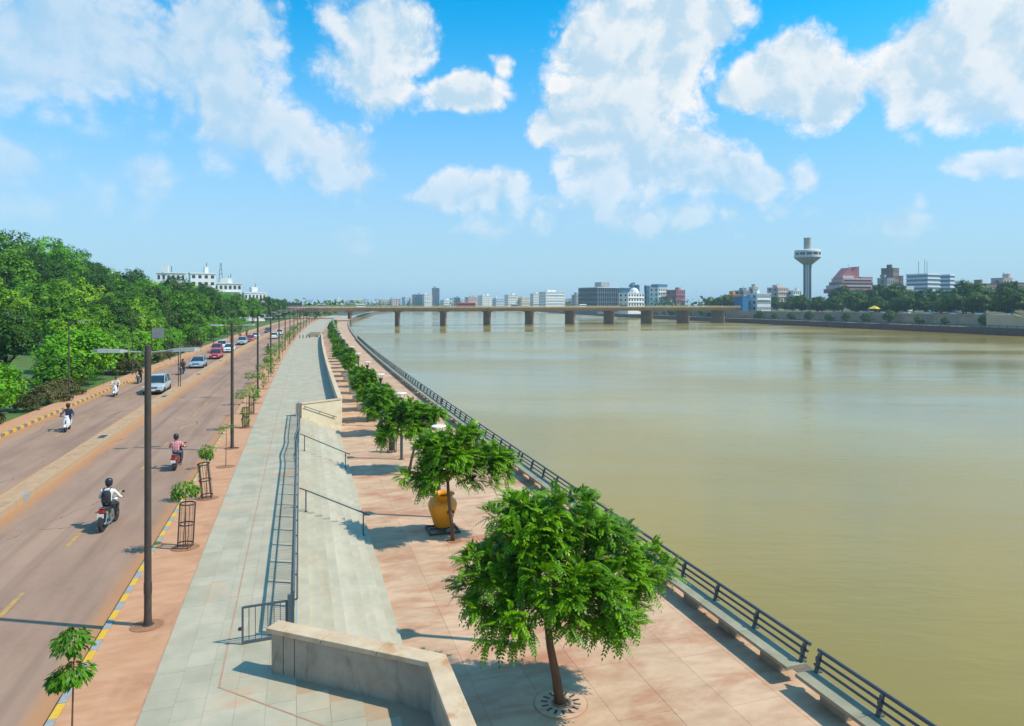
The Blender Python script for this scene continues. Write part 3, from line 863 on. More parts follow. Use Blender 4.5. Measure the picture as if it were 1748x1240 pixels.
def crown(rs, lobes, nclump, per, cr, leaf, up=.55, droop=.2, fill=.55, ratio=.5, flat=1.0):
    lobes = np.array(lobes, float)
    w = lobes[:, 3] * lobes[:, 4] * lobes[:, 5]; w = w ** .75; w /= w.sum()
    li = rs.choice(len(lobes), nclump, p=w)
    d = unit(rs.normal(size=(nclump, 3)) + np.array([0, 0, .25]))
    rad = fill + (1 - fill) * rs.random(nclump) ** .5
    cc = lobes[li, :3] + d * lobes[li, 3:] * rad[:, None]
    n = nclump * per
    ci = np.repeat(np.arange(nclump), per)
    ld = unit(rs.normal(size=(n, 3)) + d[ci] * .5 + np.array([0, 0, .25]))
    k = cr * (.5 + rs.random(nclump))[ci]
    pos = cc[ci] + ld * (k * (.45 + .6 * rs.random(n)))[:, None] * np.array([1, 1, flat])
    nrm = unit(ld * .7 + d[ci] * .5 + np.array([0, 0, up]) + rs.normal(size=(n, 3)) * .35)
    tint = np.clip((rs.random(nclump) * .75)[ci] + rs.random(n) * .3, 0, 1)
    return leaves(rs, pos, nrm, leaf * (.7 + .6 * rs.random(n)), tint, ratio, droop), cc
def limbs(rs, tips, h0, base_r, top, nl, trunk_bend=.3):
    """tapered trunk with boughs that reach into the crown"""
    k = MB()
    tb = rs.normal(size=2) * trunk_bend
    tp = [(0, 0, -.15), (tb[0] * .2, tb[1] * .2, h0 * .35), (tb[0] * .6, tb[1] * .6, h0 * .75), (tb[0], tb[1], h0), (tb[0] * 1.1, tb[1] * 1.1, top)]
    k.tube(tp, [base_r * 1.35, base_r, base_r * .85, base_r * .75, base_r * .2], 9)
    sel = rs.choice(len(tips), min(nl, len(tips)), replace=False)
    for i in sel:
        e = Vector(tips[i]); s = Vector((tb[0], tb[1], h0 * rs.uniform(.75, 1.05)))
        m = s.lerp(e, .5) + Vector((0, 0, -.08 * (e - s).length + rs.uniform(-.1, .25)))
        k.tube([s, m, e], [base_r * .5, base_r * .26, base_r * .07], 5)
    return k
LM = {'mid': leafmat('mid_green_leaves', (.030, .11, .004), (.165, .36, .008)), 'dark': leafmat('dark_green_leaves', (.016, .058, .006), (.06, .15, .010)),
      'bright': leafmat('bright_green_leaves', (.06, .21, .003), (.20, .47, .006)), 'yel': leafmat('yellow_green_leaves', (.055, .165, .004), (.29, .48, .010)),
      'neem': leafmat('neem_leaves', (.03, .115, .003), (.195, .41, .007), .22, .05, .38), 'sap': leafmat('sapling_leaves', (.045, .15, .005), (.15, .34, .012), .3, .1, .4),
      'olive': leafmat('olive_brown_leaves', (.07, .075, .02), (.13, .125, .04)), 'far': leafmat('distant_leaves', (.018, .07, .006), (.09, .19, .012))}
def tree_proto(name, seed, h, h0, rad, lobes_n, nclump, per, leafm, leaf, cr=.6, br=.22, bark='barkd', flat=.75, up=.55):
    rs = np.random.RandomState(seed)
    lobes = [(0, 0, (h + h0) / 2 + .1 * h, rad * .72, rad * .72, (h - h0) * .40)]
    for i in range(lobes_n):
        a = 2 * math.pi * (i + rs.rand() * .6) / lobes_n
        r = rad * rs.uniform(.45, .68); z = h0 + (h - h0) * rs.uniform(.22, .72)
        q = rad * rs.uniform(.34, .5)
        lobes.append((r * math.cos(a), r * math.sin(a), z, q, q, q * flat))
    (v, q, t), cc = crown(rs, lobes, nclump, per, cr, leaf, up=up)
    o = empty(name)
    limbs(rs, cc[(cc[:, 2] > h0 * .9)], h0, br, h * .75, 16).build('trunk', M[bark], o, 'all')
    link('crown', np_mesh('crown', v, q, t, LM[leafm]), o)
    return o
TP = {}
TP['mid'] = tree_proto('park_tree', 1, 12, 3.2, 5.4, 9, 330, 40, 'mid', .24, .85)
TP['yel'] = tree_proto('park_tree', 2, 11, 2.5, 5.6, 10, 330, 40, 'yel', .25, .8)
TP['dark'] = tree_proto('park_tree', 3, 13, 3.5, 4.8, 8, 330, 40, 'dark', .22, .8)
TP['bright'] = tree_proto('park_tree', 4, 12, 3, 6.2, 12, 380, 40, 'bright', .22, .8, flat=.6)
TP['loose'] = tree_proto('park_tree', 5, 13, 4, 4.2, 7, 150, 40, 'dark', .2, .6)
TP['bush'] = tree_proto('roadside_shrub', 6, 4.2, .5, 2.7, 9, 230, 40, 'bright', .15, .5, .07)
TP['bush2'] = tree_proto('roadside_shrub', 7, 3.6, .4, 2.3, 8, 190, 40, 'mid', .15, .5, .06)
TP['low'] = tree_proto('low_shrub', 8, 1.5, .1, 1.3, 6, 90, 40, 'olive', .09, .3, .03)
TP['far'] = tree_proto('bank_tree', 9, 13, 1.2, 6.2, 11, 210, 36, 'far', .40, 1.1, flat=.9)
TP['far2'] = tree_proto('bank_tree', 10, 12, 1.2, 6.8, 12, 210, 36, 'far', .40, 1.1, flat=.8)
used = set()
def put(kind, loc, sc, rz, label, cat, group=None):
    src = TP[kind]
    if kind not in used:
        used.add(kind); o = src
    else:
        o = copy_tree(src)
    o.location = loc; o.rotation_euler = (0, 0, rz); o.scale = sc if hasattr(sc, '__len__') else (sc,) * 3
    return tag(o, label, cat, group)
random.seed(21)
# shrubs right behind the left footpath
bsh = [(-21.6, 55, 'bush', 1.12), (-22.5, 61.5, 'bush2', 1.0), (-21.4, 73, 'bush2', 1.05), (-22.0, 79, 'bush', 1.28), (-23.5, 86, 'bush', 1.25), (-21.6, 93, 'bush2', 1.15), (-22.5, 103, 'bush2', 1.1), (-23, 112, 'bush', 1.0), (-22, 124, 'bush2', 1.0),
       (-23, 133, 'bush', .9), (-22.5, 147, 'bush2', 1.15), (-23, 160, 'bush2', 1.1), (-22, 172, 'bush', 1.0), (-22.5, 188, 'bush2', 1.2), (-22, 205, 'bush2', 1.2), (-22, 224, 'bush', 1.1)]
for i, (u, v, kd, sc) in enumerate(bsh):
    put(kd, C(u, v, gh(u, v)), (sc, sc, sc * random.uniform(.9, 1.1)), random.random() * 6, 'leafy green roadside shrub behind the left footpath, %s from the left edge' % ORD[i], 'shrub', 'shrubs behind the left footpath')
lows = [(-20.3, 50.5), (-20.4, 54.5), (-20.2, 62), (-20.1, 66), (-20.3, 70.5), (-20.2, 91), (-20.3, 97), (-20.1, 108), (-20.4, 117), (-20.2, 129), (-20.2, 141)]
for i, (u, v) in enumerate(lows):
    sc = random.uniform(.7, 1.15)
    put('low', C(u, v, -.02), sc, random.random() * 6, 'low brownish shrub at the back of the left footpath, %s from the left' % ORD[i], 'shrub', 'low brownish shrubs')
# park trees, row by row
rows = [('in the front row over the roadside shrubs', -29, [(84, 'dark', .62), (96, 'yel', .68), (108, 'mid', .66), (119, 'dark', .72), (130, 'yel', .78), (141, 'mid', .82), (153, 'dark', .9), (166, 'mid', .9), (180, 'mid', .95), (196, 'dark', .95), (214, 'mid', .98), (234, 'dark', .95), (256, 'mid', .95), (280, 'dark', .92), (306, 'mid', .9), (334, 'dark', .85)]),
        ('in the second row of the park', -40, [(113, 'yel', .95), (124, 'mid', .95), (133, 'yel', 1.08), (146, 'yel', 1.0), (159, 'dark', 1.02), (172, 'mid', 1.05), (187, 'yel', 1.15), (204, 'bright', 1.15), (223, 'dark', 1.2), (245, 'mid', 1.2), (270, 'dark', 1.15), (300, 'bright', 1.1), (330, 'mid', .95), (365, 'dark', .85)]),
        ('in the third row of the park', -54, [(152, 'mid', 1.25), (164, 'dark', 1.2), (178, 'mid', 1.3), (193, 'dark', 1.25), (210, 'mid', 1.3), (228, 'dark', 1.25), (248, 'bright', 1.2), (272, 'mid', 1.15), (300, 'mid', 1.1), (335, 'dark', 1.0)]),
        ('on the park crest', -70, [(188, 'mid', 1.62), (198, 'loose', 1.6), (212, 'bright', 1.7), (226, 'dark', 1.4), (238, 'loose', 1.5), (252, 'dark', 1.25), (268, 'bright', 1.2), (290, 'dark', 1.1), (318, 'mid', 1.0)])]
cname = {'mid': 'green', 'yel': 'yellowish green', 'dark': 'dark green', 'bright': 'bright green dome-shaped', 'loose': 'thin dark-leaved'}
for rn, u0, L in rows:
    for i, (v, kd, sc) in enumerate(L):
        u = u0 + random.uniform(-2.2, 2.2)
        put(kd, C(u, v, gh(u, v) - .1), (sc * random.uniform(.95, 1.1), sc * random.uniform(.95, 1.1), sc), random.random() * 6, '%s tree %s, %s from the left' % (cname[kd], rn, ORD[i]), 'tree', 'park trees left of the road')
# more crowns beyond the roadside as far as the bridge
for i in range(12):
    v = 345 + i * 9 + random.uniform(-3, 3)
    u = -26 - (i % 3) * 11
    put('far', C(u, v, gh(u, v)), .75 + .15 * random.random(), random.random() * 6, 'dark green tree closing the road verge just before the bridge', 'tree', 'trees by the bridge end')

# ---- neem trees on the promenade: pinnate leaves in whorls
def neem_mesh(rs, tips, dirs, nleaf, L=.40, pairs=6, ll=.105, droop=.34):
    n = len(tips) * nleaf
    ti = np.repeat(np.arange(len(tips)), nleaf)
    d = unit(rs.normal(size=(n, 3)) * .9 + dirs[ti] * .8 + np.array([0, 0, .22]))
    le = L * (.7 + .55 * rs.random(n))
    org = tips[ti] + rs.normal(size=(n, 3)) * .06 + d * .03
    side = unit(np.cross(d, np.array([0, 0, 1.0])) + rs.normal(size=(n, 3)) * .12)
    ltint = np.clip((rs.random(len(tips)) * .6)[ti] + rs.random(n) * .4, 0, 1)
    V = []; T = []
    for j in range(pairs + 1):
        t = .22 + .78 * j / pairs
        p = org + d * (le * t)[:, None]; p[:, 2] -= droop * le * t * t
        fw = d.copy(); fw[:, 2] -= 2 * droop * t; fw = unit(fw)
        upv = unit(np.cross(side, fw))
        for s in ((-1, 1) if j < pairs else (0,)):
            ax = unit(side * s * 1.0 + fw * (.55 if s else 1.0) - np.array([0, 0, .28]))
            a = ll * (1.0 - .35 * abs(t - .55)) * (le / L)
            wv = unit(np.cross(ax, upv)) * (a * .27)[:, None]
            e = p + ax * a[:, None]; m = p + ax * (a * .45)[:, None]
            V.append(np.stack([p, m + wv + upv * .006, e, m - wv + upv * .006], 1)); T.append(np.repeat(ltint, 4).reshape(-1, 4))
    v = np.concatenate(V).reshape(-1, 3); q = np.arange(len(v)).reshape(-1, 4)
    return v, q, np.concatenate(T).ravel()
def neem(name, seed, lobes, ntip, nleaf, h0, br, lean, fill=.45, L=.40, ll=.105, bark='bark', nl=28):
    rs = np.random.RandomState(seed)
    lb = np.array(lobes, float)
    w = (lb[:, 3] * lb[:, 4] * lb[:, 5]) ** .7; w /= w.sum()
    li = rs.choice(len(lb), ntip, p=w)
    d = unit(rs.normal(size=(ntip, 3)))
    tips = lb[li, :3] + d * lb[li, 3:] * (fill + (1 - fill) * rs.random(ntip) ** .6)[:, None]
    cen = np.array([0, 0, lb[:, 2].min() - .3])
    dirs = unit(unit(tips - cen) + d * .4)
    v, q, t = neem_mesh(rs, tips, dirs, nleaf, L, 6, ll)
    o = empty(name)
    k = MB()
    lx, ly = lean
    tp = [Vector((0, 0, -.12)), Vector((lx * .35, ly * .35, h0 * .33)), Vector((lx * .8, ly * .8, h0 * .7)), Vector((lx, ly, h0))]
    k.tube(tp, [br * 1.35, br, br * .88, br * .8], 10)
    forks = []
    for i in range(5):
        a = i * 1.257 + rs.rand(); e = Vector((lx + math.cos(a) * .75, ly + math.sin(a) * .75, h0 + rs.uniform(.5, 1.0)))
        k.tube([tp[-1], tp[-1].lerp(e, .5) + Vector((0, 0, .12)), e], [br * .7, br * .5, br * .34], 6); forks.append(e)
    for i in range(ntip):
        e = Vector(tips[i]); s = min(forks, key=lambda f_: (f_ - e).length)
        if i % max(1, ntip // (nl * 3)) == 0:
            k.tube([s, s.lerp(e, .5) + Vector((0, 0, .08)), e], [br * .26, br * .15, br * .05], 4)
    k.build('trunk', M[bark], o, 'all')
    link('crown', np_mesh('crown', v, q, t, LM['neem']), o)
    return o
nA = neem('neem_tree', 31, [(-.3, 0, 3.35, 1.25, 1.2, .9), (-1.6, .2, 2.9, .85, .8, .7), (1.4, .1, 2.9, .95, .9, .65), (.2, -.9, 2.85, 1.0, .75, .65), (-.6, 1.1, 3.4, 1.0, .9, .8), (.2, .3, 4.3, 1.15, 1.1, .62), (-.9, .2, 4.45, .8, .8, .6), (2.2, -.1, 3.0, .55, .6, .45), (-1.5, -.7, 2.45, .6, .5, .4), (1.0, -.9, 2.3, .55, .5, .35), (1.4, .3, 3.7, .6, .6, .45), (-2.0, 0, 3.5, .5, .5, .4)],
          560, 12, 2.0, .105, (-.32, .05), L=.37, ll=.098)
nA.location = C(6.05, 15.3, -1.3)
tag(nA, 'large leafy tree in the foreground growing from a ring of slots in the paving', 'tree')
nB = neem('neem_tree', 32, [(-.3, 0, 3.35, 1.0, 1.0, .75), (-1.15, -.2, 2.8, .6, .6, .5), (.75, .1, 3.1, .8, .8, .5), (1.65, 0, 3.35, .65, .6, .36), (2.1, -.1, 2.95, .42, .4, .42), (1.6, -.3, 2.6, .35, .35, .4), (-.8, .4, 3.8, .7, .7, .45), (.1, .2, 4.15, .75, .7, .35), (.7, -.1, 2.35, .35, .35, .25), (-1.0, -.4, 2.4, .42, .4, .25), (-1.7, 0, 2.6, .42, .4, .3), (.95, .4, 4.2, .4, .4, .35)],
          190, 13, 2.4, .075, (-.22, .05), L=.42, ll=.125, fill=.35)
nB.location = C(6.02, 27.15, -1.3)
tag(nB, 'spreading tree with drooping leaf whorls leaning over the orange pot', 'tree')
nC = neem('neem_tree', 33, [(-.5, 0, 3.0, 1.05, 1.0, .6), (.7, .1, 3.1, .95, .9, .6), (1.4, 0, 3.3, .6, .6, .35), (-1.2, 0, 2.4, .6, .6, .5), (.2, .2, 3.6, .7, .7, .3), (.3, -.3, 2.4, .7, .6, .4)],
          105, 13, 2.2, .07, (.45, 0), L=.5, ll=.16, fill=.3)
nC.location = C(6.0, 39.0, -1.3)
tag(nC, 'small tree with a crooked bare trunk, third along the promenade', 'tree')
nD = neem('neem_tree', 34, [(-.1, 0, 3.1, 1.3, 1.3, .9), (.7, .2, 2.6, .9, .9, .7), (-.8, -.1, 2.7, .9, .9, .7), (.1, .2, 3.8, .9, .9, .5)], 125, 11, 1.9, .08, (.1, 0), L=.52, ll=.17)
nE = neem('neem_tree', 35, [(0, 0, 2.9, 1.5, 1.5, .8), (.9, .1, 2.9, .8, .8, .5), (-.9, .3, 3.1, .8, .9, .6), (0, -.4, 2.2, .9, .8, .6)], 120, 11, 1.7, .08, (-.1, 0), L=.54, ll=.18)
vv = [51, 57.2] + [63 + 6.1 * i for i in range(42)]
for i, v in enumerate(vv):
    src = nD if i % 2 == 0 else nE
    lab = 'green promenade tree in the riverside row, %s from the camera' % ORD[i + 3] if i < 16 else 'small green tree at the far end of the promenade row toward the bridge'
    z = -1.3 + (.4 if v in PLV else 0)
    sc = random.uniform(.52, .82) if v > 60 else .78
    o = src if i < 2 else copy_tree(src)
    o.location = C((5.85 if v > 60 else 6.1) + random.uniform(-.3, .3), v, z); o.rotation_euler = (0, 0, random.random() * 6); o.scale = (sc * 1.08, sc * 1.08, sc)
    tag(o, lab, 'tree', 'trees in the promenade row' if i < 16 else 'far trees in the promenade row')
# ring of slots around the foreground tree, plain pits for the next ones
gr = empty('tree_grate', C(6.05, 15.3, -1.296), 0, 'round paved grate with radial slots at the foot of the foreground tree', 'tree grate')
gr.scale = (.64, .64, 1)
MB().lathe([(.98, 0), (.985, .012), (.36, .013), (.355, 0)], n=48).build('ring', M['lower'], gr)
MB().lathe([(1.03, 0), (1.03, .008), (.99, .008), (.99, 0)], n=48).build('border', M['strip'], gr)
MB().lathe([(.30, .001), (.25, .03), (.1, .05)], n=24).build('soil', M['earth'], gr)
MB().lathe([(.355, .0), (.355, .022), (.305, .022), (.305, 0)], n=32).build('rim', M['redline'], gr)
for i in range(14):
    a = 2 * math.pi * i / 14
    sm = MB().box((.62, 0, .0145), (.26, .085, .006)).build('dark_slot_inlay', M['dark'], gr, rz=a)  # raised dark inlay, its colour standing for the shade in an open slot
for v in (27.15, 39.0, 51):
    o = link('tree_pit', pit, None, C(6.05, v, -1.298), 0, (.9, .9, .6))
    tag(o, 'bare earth pit at the foot of the %s promenade tree' % {27.15: 'second', 39.0: 'third', 51: 'fourth'}[v], 'tree pit', 'earth pits')

# ---- saplings along the planting strip
def sapling(seed, h, stem, clumps, n, leaf, droop=.9):
    rs = np.random.RandomState(seed)
    o = empty('sapling')
    k = MB(); pts = [(0, 0, 0), (stem * .2, .02, h * .35), (stem * .7, -.02, h * .7), (stem, 0, h * .95)]
    k.tube(pts, [.022, .017, .013, .006], 5); k.build('stem', M['bark'], o)
    V, Q, T = [], [], []
    b = 0
    for cx, cy, cz, r, rz_ in clumps:
        d = unit(rs.normal(size=(n, 3)) + np.array([0, 0, .3]))
        pos = np.array([cx, cy, cz]) + d * np.array([r, r, rz_]) * (.55 + .45 * rs.random(n))[:, None]
        t = unit(d * np.array([1, 1, .4]) - np.array([0, 0, droop]) + rs.normal(size=(n, 3)) * .2)
        bb = unit(np.cross(t, d + rs.normal(size=(n, 3)) * .2)); nr = np.cross(bb, t)
        s = (leaf * (.7 + .6 * rs.random(n)))[:, None]
        v = np.stack([pos, pos + t * s * .45 + bb * s * .22 + nr * s * .05, pos + t * s, pos + t * s * .45 - bb * s * .22 + nr * s * .05], 1).reshape(-1, 3)
        V.append(v); Q.append(np.arange(len(v)).reshape(-1, 4) + b); b += len(v); T.append(np.repeat(rs.random(n), 4))
    link('crown', np_mesh('crown', np.concatenate(V), np.concatenate(Q), np.concatenate(T), LM['sap']), o)
    return o
def cage(parent=None):
    o = empty('tree_guard')
    for z in (.12, .78, 1.46):
        n = 16
        MB().lathe([(.235, z), (.25, z), (.25, z + .04), (.235, z + .04)], n=n, caps=False).build('hoop', M['cage'], o)
    for a in range(4):
        an = a * math.pi / 2 + .4
        MB().box((.245 * math.cos(an), .245 * math.sin(an), .75), (.035, .02, 1.5), an).build('upright', M['cage'], o)
    for a in range(16):
        an = a * math.pi / 8 + .2
        MB().box((.24 * math.cos(an), .24 * math.sin(an), .79), (.008, .008, 1.38), an).build('wire', M['cage'], o)
    return o
s1 = sapling(41, 2.35, .06, [(.02, 0, 2.12, .30, .24), (.02, 0, 1.55, .33, .18), (-.2, 0, 1.45, .16, .12)], 330, .125)
s1.location = C(-3.86, 14.05, .15); tag(s1, 'nearest slender sapling with two tiers of drooping leaves at the kerb', 'sapling', 'saplings on the planting strip')
s2 = sapling(42, 2.2, .02, [(0, 0, 2.0, .42, .3), (-.25, 0, 1.85, .2, .2), (.25, .05, 1.9, .2, .2)], 170, .12)
s2.location = C(-3.6, 25.1, .15); tag(s2, 'drooping sapling rising from the nearest wire guard', 'sapling', 'saplings on the planting strip')
s4 = sapling(43, 2.1, .05, [(.03, 0, 1.95, .34, .22), (-.15, 0, 1.85, .2, .15)], 45, .12, .2)
s4.location = C(-3.5, 37.0, .15); tag(s4, 'thin unguarded sapling with a small round head', 'sapling', 'saplings on the planting strip')
s5 = sapling(44, 2.6, .1, [(.1, 0, 2.4, .6, .25), (-.35, 0, 2.2, .35, .25), (.5, .1, 2.2, .35, .25), (0, 0, 1.1, .3, .35), (0, 0, .5, .25, .25)], 90, .16, .4)
s5.location = C(-3.4, 48.3, .15); tag(s5, 'bushy sapling leafy down to its guard by the second street lamp', 'sapling', 'saplings on the planting strip')
s3 = clone(s2, C(-3.68, 31.2, .15), 2.2, (.85, .85, 1.0), 'drooping sapling rising from the second wire guard')
c1 = cage(); c1.location = C(-3.6, 25.1, .15); c1.rotation_euler = (0, R(3), 0); tag(c1, 'black wire guard round a sapling, the nearest to the camera', 'tree guard', 'wire tree guards')
c2 = clone(c1, C(-3.66, 31.2, .15), .5, None, 'black wire guard round a sapling, second from the camera'); c2.rotation_euler = (0, R(-6), .5)
c3 = clone(c1, C(-3.4, 48.3, .15), .9, .9, 'black wire guard round the bushy sapling by the second street lamp')
pitv = [14.05, 25.1, 31.2, 37.0, 48.3]
idx = 5
for v in [54.2, 60, 70, 76, 82, 92, 98, 104, 114, 120, 126, 136, 142, 148, 158, 164, 170, 181, 187, 203, 210, 226, 234, 250, 258, 272, 282]:
    kd = [s5, s2, s4, s5][(int(v) // 3) % 4]
    lab = 'young roadside sapling, %s from the camera' % ORD[idx] if idx < 17 else 'far roadside sapling along the receding planting strip'
    clone(kd, C(-3.45 + random.uniform(-.2, .15), v, .15), random.random() * 6, random.uniform(.95, 1.3), lab, 'saplings on the planting strip' if idx < 17 else 'far saplings on the strip')
    if v < 100: pitv.append(v)
    idx += 1
clone(c1, C(-3.45, 54.2, .15), .3, .85, 'black wire guard round a sapling, fourth from the camera')
for i, v in enumerate(pitv):
    o = link('tree_pit', pit, None, C([-3.86, -3.6, -3.66, -3.5, -3.4][i] if i < 5 else -3.45, v, .152), 0, (1.25, 1.05, 1))
    tag(o, 'red earth pit at the foot of a roadside sapling, %s from the camera' % ORD[i], 'tree pit', 'earth pits on the strip')
# thin new saplings at the back edge of the left footpath
for i, v in enumerate((60.5, 71.5, 78, 98, 120)):
    clone(s4, C(-19.1, v, .15), i, (.8, .8, 1.15), 'thin whip of a sapling on the left footpath, %s from the left' % ORD[i], 'thin saplings on the left footpath')
# ================================================================== vehicles
def paint(name, c, metal=.3, rough=.3):
    m = mat(name, c, None, rough=rough, metal=metal)
    m.node_tree.nodes['Principled BSDF'].inputs['Coat Weight'].default_value = .5
    return m
PT = {'silver': paint('silver_car_paint', (.50, .54, .58)), 'white': paint('white_car_paint', (.78, .78, .77), 0), 'red': paint('red_car_paint', (.50, .018, .035), .1),
      'bluesilver': paint('pale_blue_car_paint', (.36, .46, .55)), 'navy': paint('dark_blue_car_paint', (.02, .07, .13), .2), 'black': paint('black_bike_paint', (.02, .02, .022), .1), 'maroon': paint('maroon_bike_paint', (.16, .012, .022), .1)}
M['glass'] = mat('tinted_car_glass', (.02, .035, .045), None, rough=.08, spec=.8)
M['tyre'] = mat('tyre_rubber', (.016, .016, .016), (.03, .027, .025), 8, .85)
M['rim'] = mat('alloy_rim', (.38, .39, .40), None, rough=.35, metal=.7)
M['headl'] = mat('clear_headlight', (.70, .73, .76), None, rough=.12)
M['taill'] = mat('red_tail_light', (.55, .01, .012), None, rough=.2)
M['plate'] = mat('white_number_plate', (.72, .72, .68), None, rough=.5)
M['chrome'] = mat('chrome', (.55, .56, .57), None, rough=.2, metal=.9)
M['trim'] = mat('black_plastic_trim', (.025, .025, .026), None, rough=.55)
WH = {}
def wheel(parent, x, y, r, w, side):
    key = (r, w)
    if key not in WH:
        WH[key] = (MB().lathe([(r * .62, -w / 2), (r * .95, -w / 2), (r, -w * .3), (r, w * .3), (r * .95, w / 2), (r * .62, w / 2)], n=20, axis='x').mesh('tyre', M['tyre'], 35),
                   MB().lathe([(r * .64, -w * .42), (r * .6, -w * .36), (r * .2, -w * .44), (r * .2, w * .44), (r * .6, w * .36), (r * .64, w * .42)], n=20, axis='x').mesh('rim', M['rim'], 35))
    t = link('wheel', WH[key][0], parent, (x, y, r))
    link('rim', WH[key][1], t)
def car(kind, pk, loc, rz, label):
    o = empty('car', loc, rz, label, 'car', 'cars on the riverside road')
    suv = kind == 'suv'; hatch = kind == 'hatch'
    L = {'suv': 4.3, 'sedan': 4.35, 'hatch': 3.75}[kind]; W = {'suv': 1.8, 'sedan': 1.72, 'hatch': 1.66}[kind]; H = {'suv': 1.66, 'sedan': 1.48, 'hatch': 1.5}[kind]
    bz = {'suv': 1.02, 'sedan': .92, 'hatch': .93}[kind]; r = .34 if suv else .30
    hl = L / 2; w = W / 2; zl = .24 if suv else .19
    # body: rear to front, (y, deck height, width factor)
    st = [(-hl, bz * .70, .80), (-hl + .06, bz * .92, .90), (-hl + .3, bz * 1.0, .98), (-hl * .35, bz, 1.0), (hl * .25, bz * .99, 1.0), (hl * .48, bz * .97, .99), (hl - .35, bz * .86, .95), (hl - .07, bz * .76, .86), (hl, bz * .55, .76)]
    B = MB(); loops = []
    for y, zd, f in st:
        ww = w * f
        hp = [(ww * .86, zl + (.12 if abs(y) > hl - .1 else 0)), (ww * .97, zl + .14), (ww, (zl + zd) / 2), (ww * .985, zd - .14), (ww * .90, zd - .02), (ww * .45, zd + .025)]
        loops.append([(x, y, z) for x, z in hp] + [(-x, y, z) for x, z in hp[::-1]])
    B.loft(loops)
    body = B.build('body', PT[pk], o, 32)
    # cabin
    if suv: cs = [(-hl + .12, .02, .86), (-hl + .42, H - bz - .05, .74), (-.2, H - bz, .77), (hl * .12, H - bz - .05, .75), (hl * .50, .0, .88)]
    elif hatch: cs = [(-hl + .1, .04, .86), (-hl + .5, H - bz - .05, .74), (-.1, H - bz, .77), (hl * .10, H - bz - .05, .75), (hl * .56, .0, .88)]
    else: cs = [(-hl + .55, .0, .86), (-hl + 1.15, H - bz - .04, .72), (-.15, H - bz, .75), (hl * .12, H - bz - .05, .73), (hl * .52, .0, .88)]
    G = MB(); G.loft([[(-w * .92, y, bz - .04), (-w * f, y, bz + dz), (w * f, y, bz + dz), (w * .92, y, bz - .04)] for y, dz, f in cs])
    G.build('windows', M['glass'], o, 30)
    RF = MB(); a, b_, c_ = cs[1], cs[2], cs[3]
    RF.loft([[(-w * (f - .01), y, bz + dz - .03), (-w * (f - .02), y, bz + dz + .015), (-w * .4, y, bz + dz + .04), (w * .4, y, bz + dz + .04), (w * (f - .02), y, bz + dz + .015), (w * (f - .01), y, bz + dz - .03)] for y, dz, f in (a, b_, c_)])
    rf = RF.build('roof', PT[pk], o, 32)
    for s in (-1, 1):
        pl = MB()
        for (y0, d0, f0), (y1, d1, f1) in ((cs[3], cs[4]), (cs[1], cs[0])):
            pl.tube([(s * w * f0, y0, bz + d0), (s * w * .91, y1, bz + d1 - .02)], .035, 5)
        pl.tube([(s * w * cs[2][2], cs[2][0], bz + cs[2][1] - .01), (s * w * .93, cs[2][0] - .06, bz)], .035, 5)
        pl.build('pillar', PT[pk], o)
        MB().box((s * (w + .09), hl * .42, bz + .06), (.18, .1, .13)).build('mirror', PT[pk], o)
        MB().loft([[(s * w * a_, y_, z_) for a_, z_ in ((.52, bz * .64), (.90, bz * .68), (.92, bz * .80), (.58, bz * .76))] for y_ in (hl - .16, hl - .02)]).build('headlight', M['headl'], o)
        MB().box((s * w * .74, -hl + .03, bz * .80), (w * .32, .1, .2 if not suv else .28)).build('tail_light', M['taill'], o)
        for yy in (hl * .62, -hl * .60):
            wheel(o, s * (w - .1), yy, r, .2, s)
        MB().box((s * (w - .01), 0, bz * .82), (.025, .16, .03)).build('door_handle', M['chrome'], o)
    MB().box((0, hl - .03, bz * .66), (w * .86, .09, .13)).box((0, hl - .015, bz * .66), (w * .7, .09, .03), 0, 1).build('grille', [M['trim'], M['chrome']], o)
    MB().box((0, hl - .05, zl + .16), (w * 1.5, .14, .14)).build('bumper', M['trim'] if suv else PT[pk], o)
    MB().box((0, -hl + .05, zl + .16), (w * 1.55, .14, .16)).build('bumper', M['trim'] if suv else PT[pk], o)
    MB().box((0, hl + .03, zl + .2), (.48, .02, .11)).build('number_plate', M['plate'], o)
    MB().box((0, -hl - .03, bz * .62), (.48, .02, .11)).build('number_plate', M['plate'], o)
    if suv:
        for s in (-1, 1): MB().tube([(s * w * .66, -hl + .5, H + .03), (s * w * .66, .35, H + .03)], .022, 5).build('roof_rail', M['chrome'], o)
    MB().box((0, 0, zl - .02), (W * .8, L * .82, .12)).build('underbody', M['trim'], o)
    return o
PI = math.pi
cars = [('suv', 'silver', -13.0, 71.5, 1, 'silver SUV coming toward the camera, nearest car on the left carriageway'),
        ('sedan', 'bluesilver', -13.3, 98.5, 1, 'pale blue-grey sedan following behind the silver SUV'),
        ('hatch', 'red', -13.0, 113.5, 1, 'bright red hatchback behind the pale blue-grey sedan'),
        ('sedan', 'white', -12.8, 128.5, 1, 'white sedan beside the median just behind the red hatchback'),
        ('hatch', 'red', -14.9, 129, 1, 'red hatchback half hidden on the kerb side of the white sedan'),
        ('suv', 'white', -15.0, 137, 1, 'tall white car behind the half hidden red hatchback'),
        ('suv', 'silver', -12.9, 151, 1, 'pale silver SUV farther along by the median, in front of a red car'),
        ('sedan', 'red', -12.5, 163, 1, 'red sedan right behind the farther silver SUV'),
        ('sedan', 'white', -12.7, 178, 1, 'white sedan following the farther red sedan'),
        ('hatch', 'navy', -12.6, 213, 1, 'dark blue hatchback, farthest of the oncoming cars'),
        ('sedan', 'white', -8.2, 176, 0, 'white sedan driving away on the right carriageway, nearer one'),
        ('hatch', 'white', -8.3, 198, 0, 'white hatchback driving away on the right carriageway, farther one')]
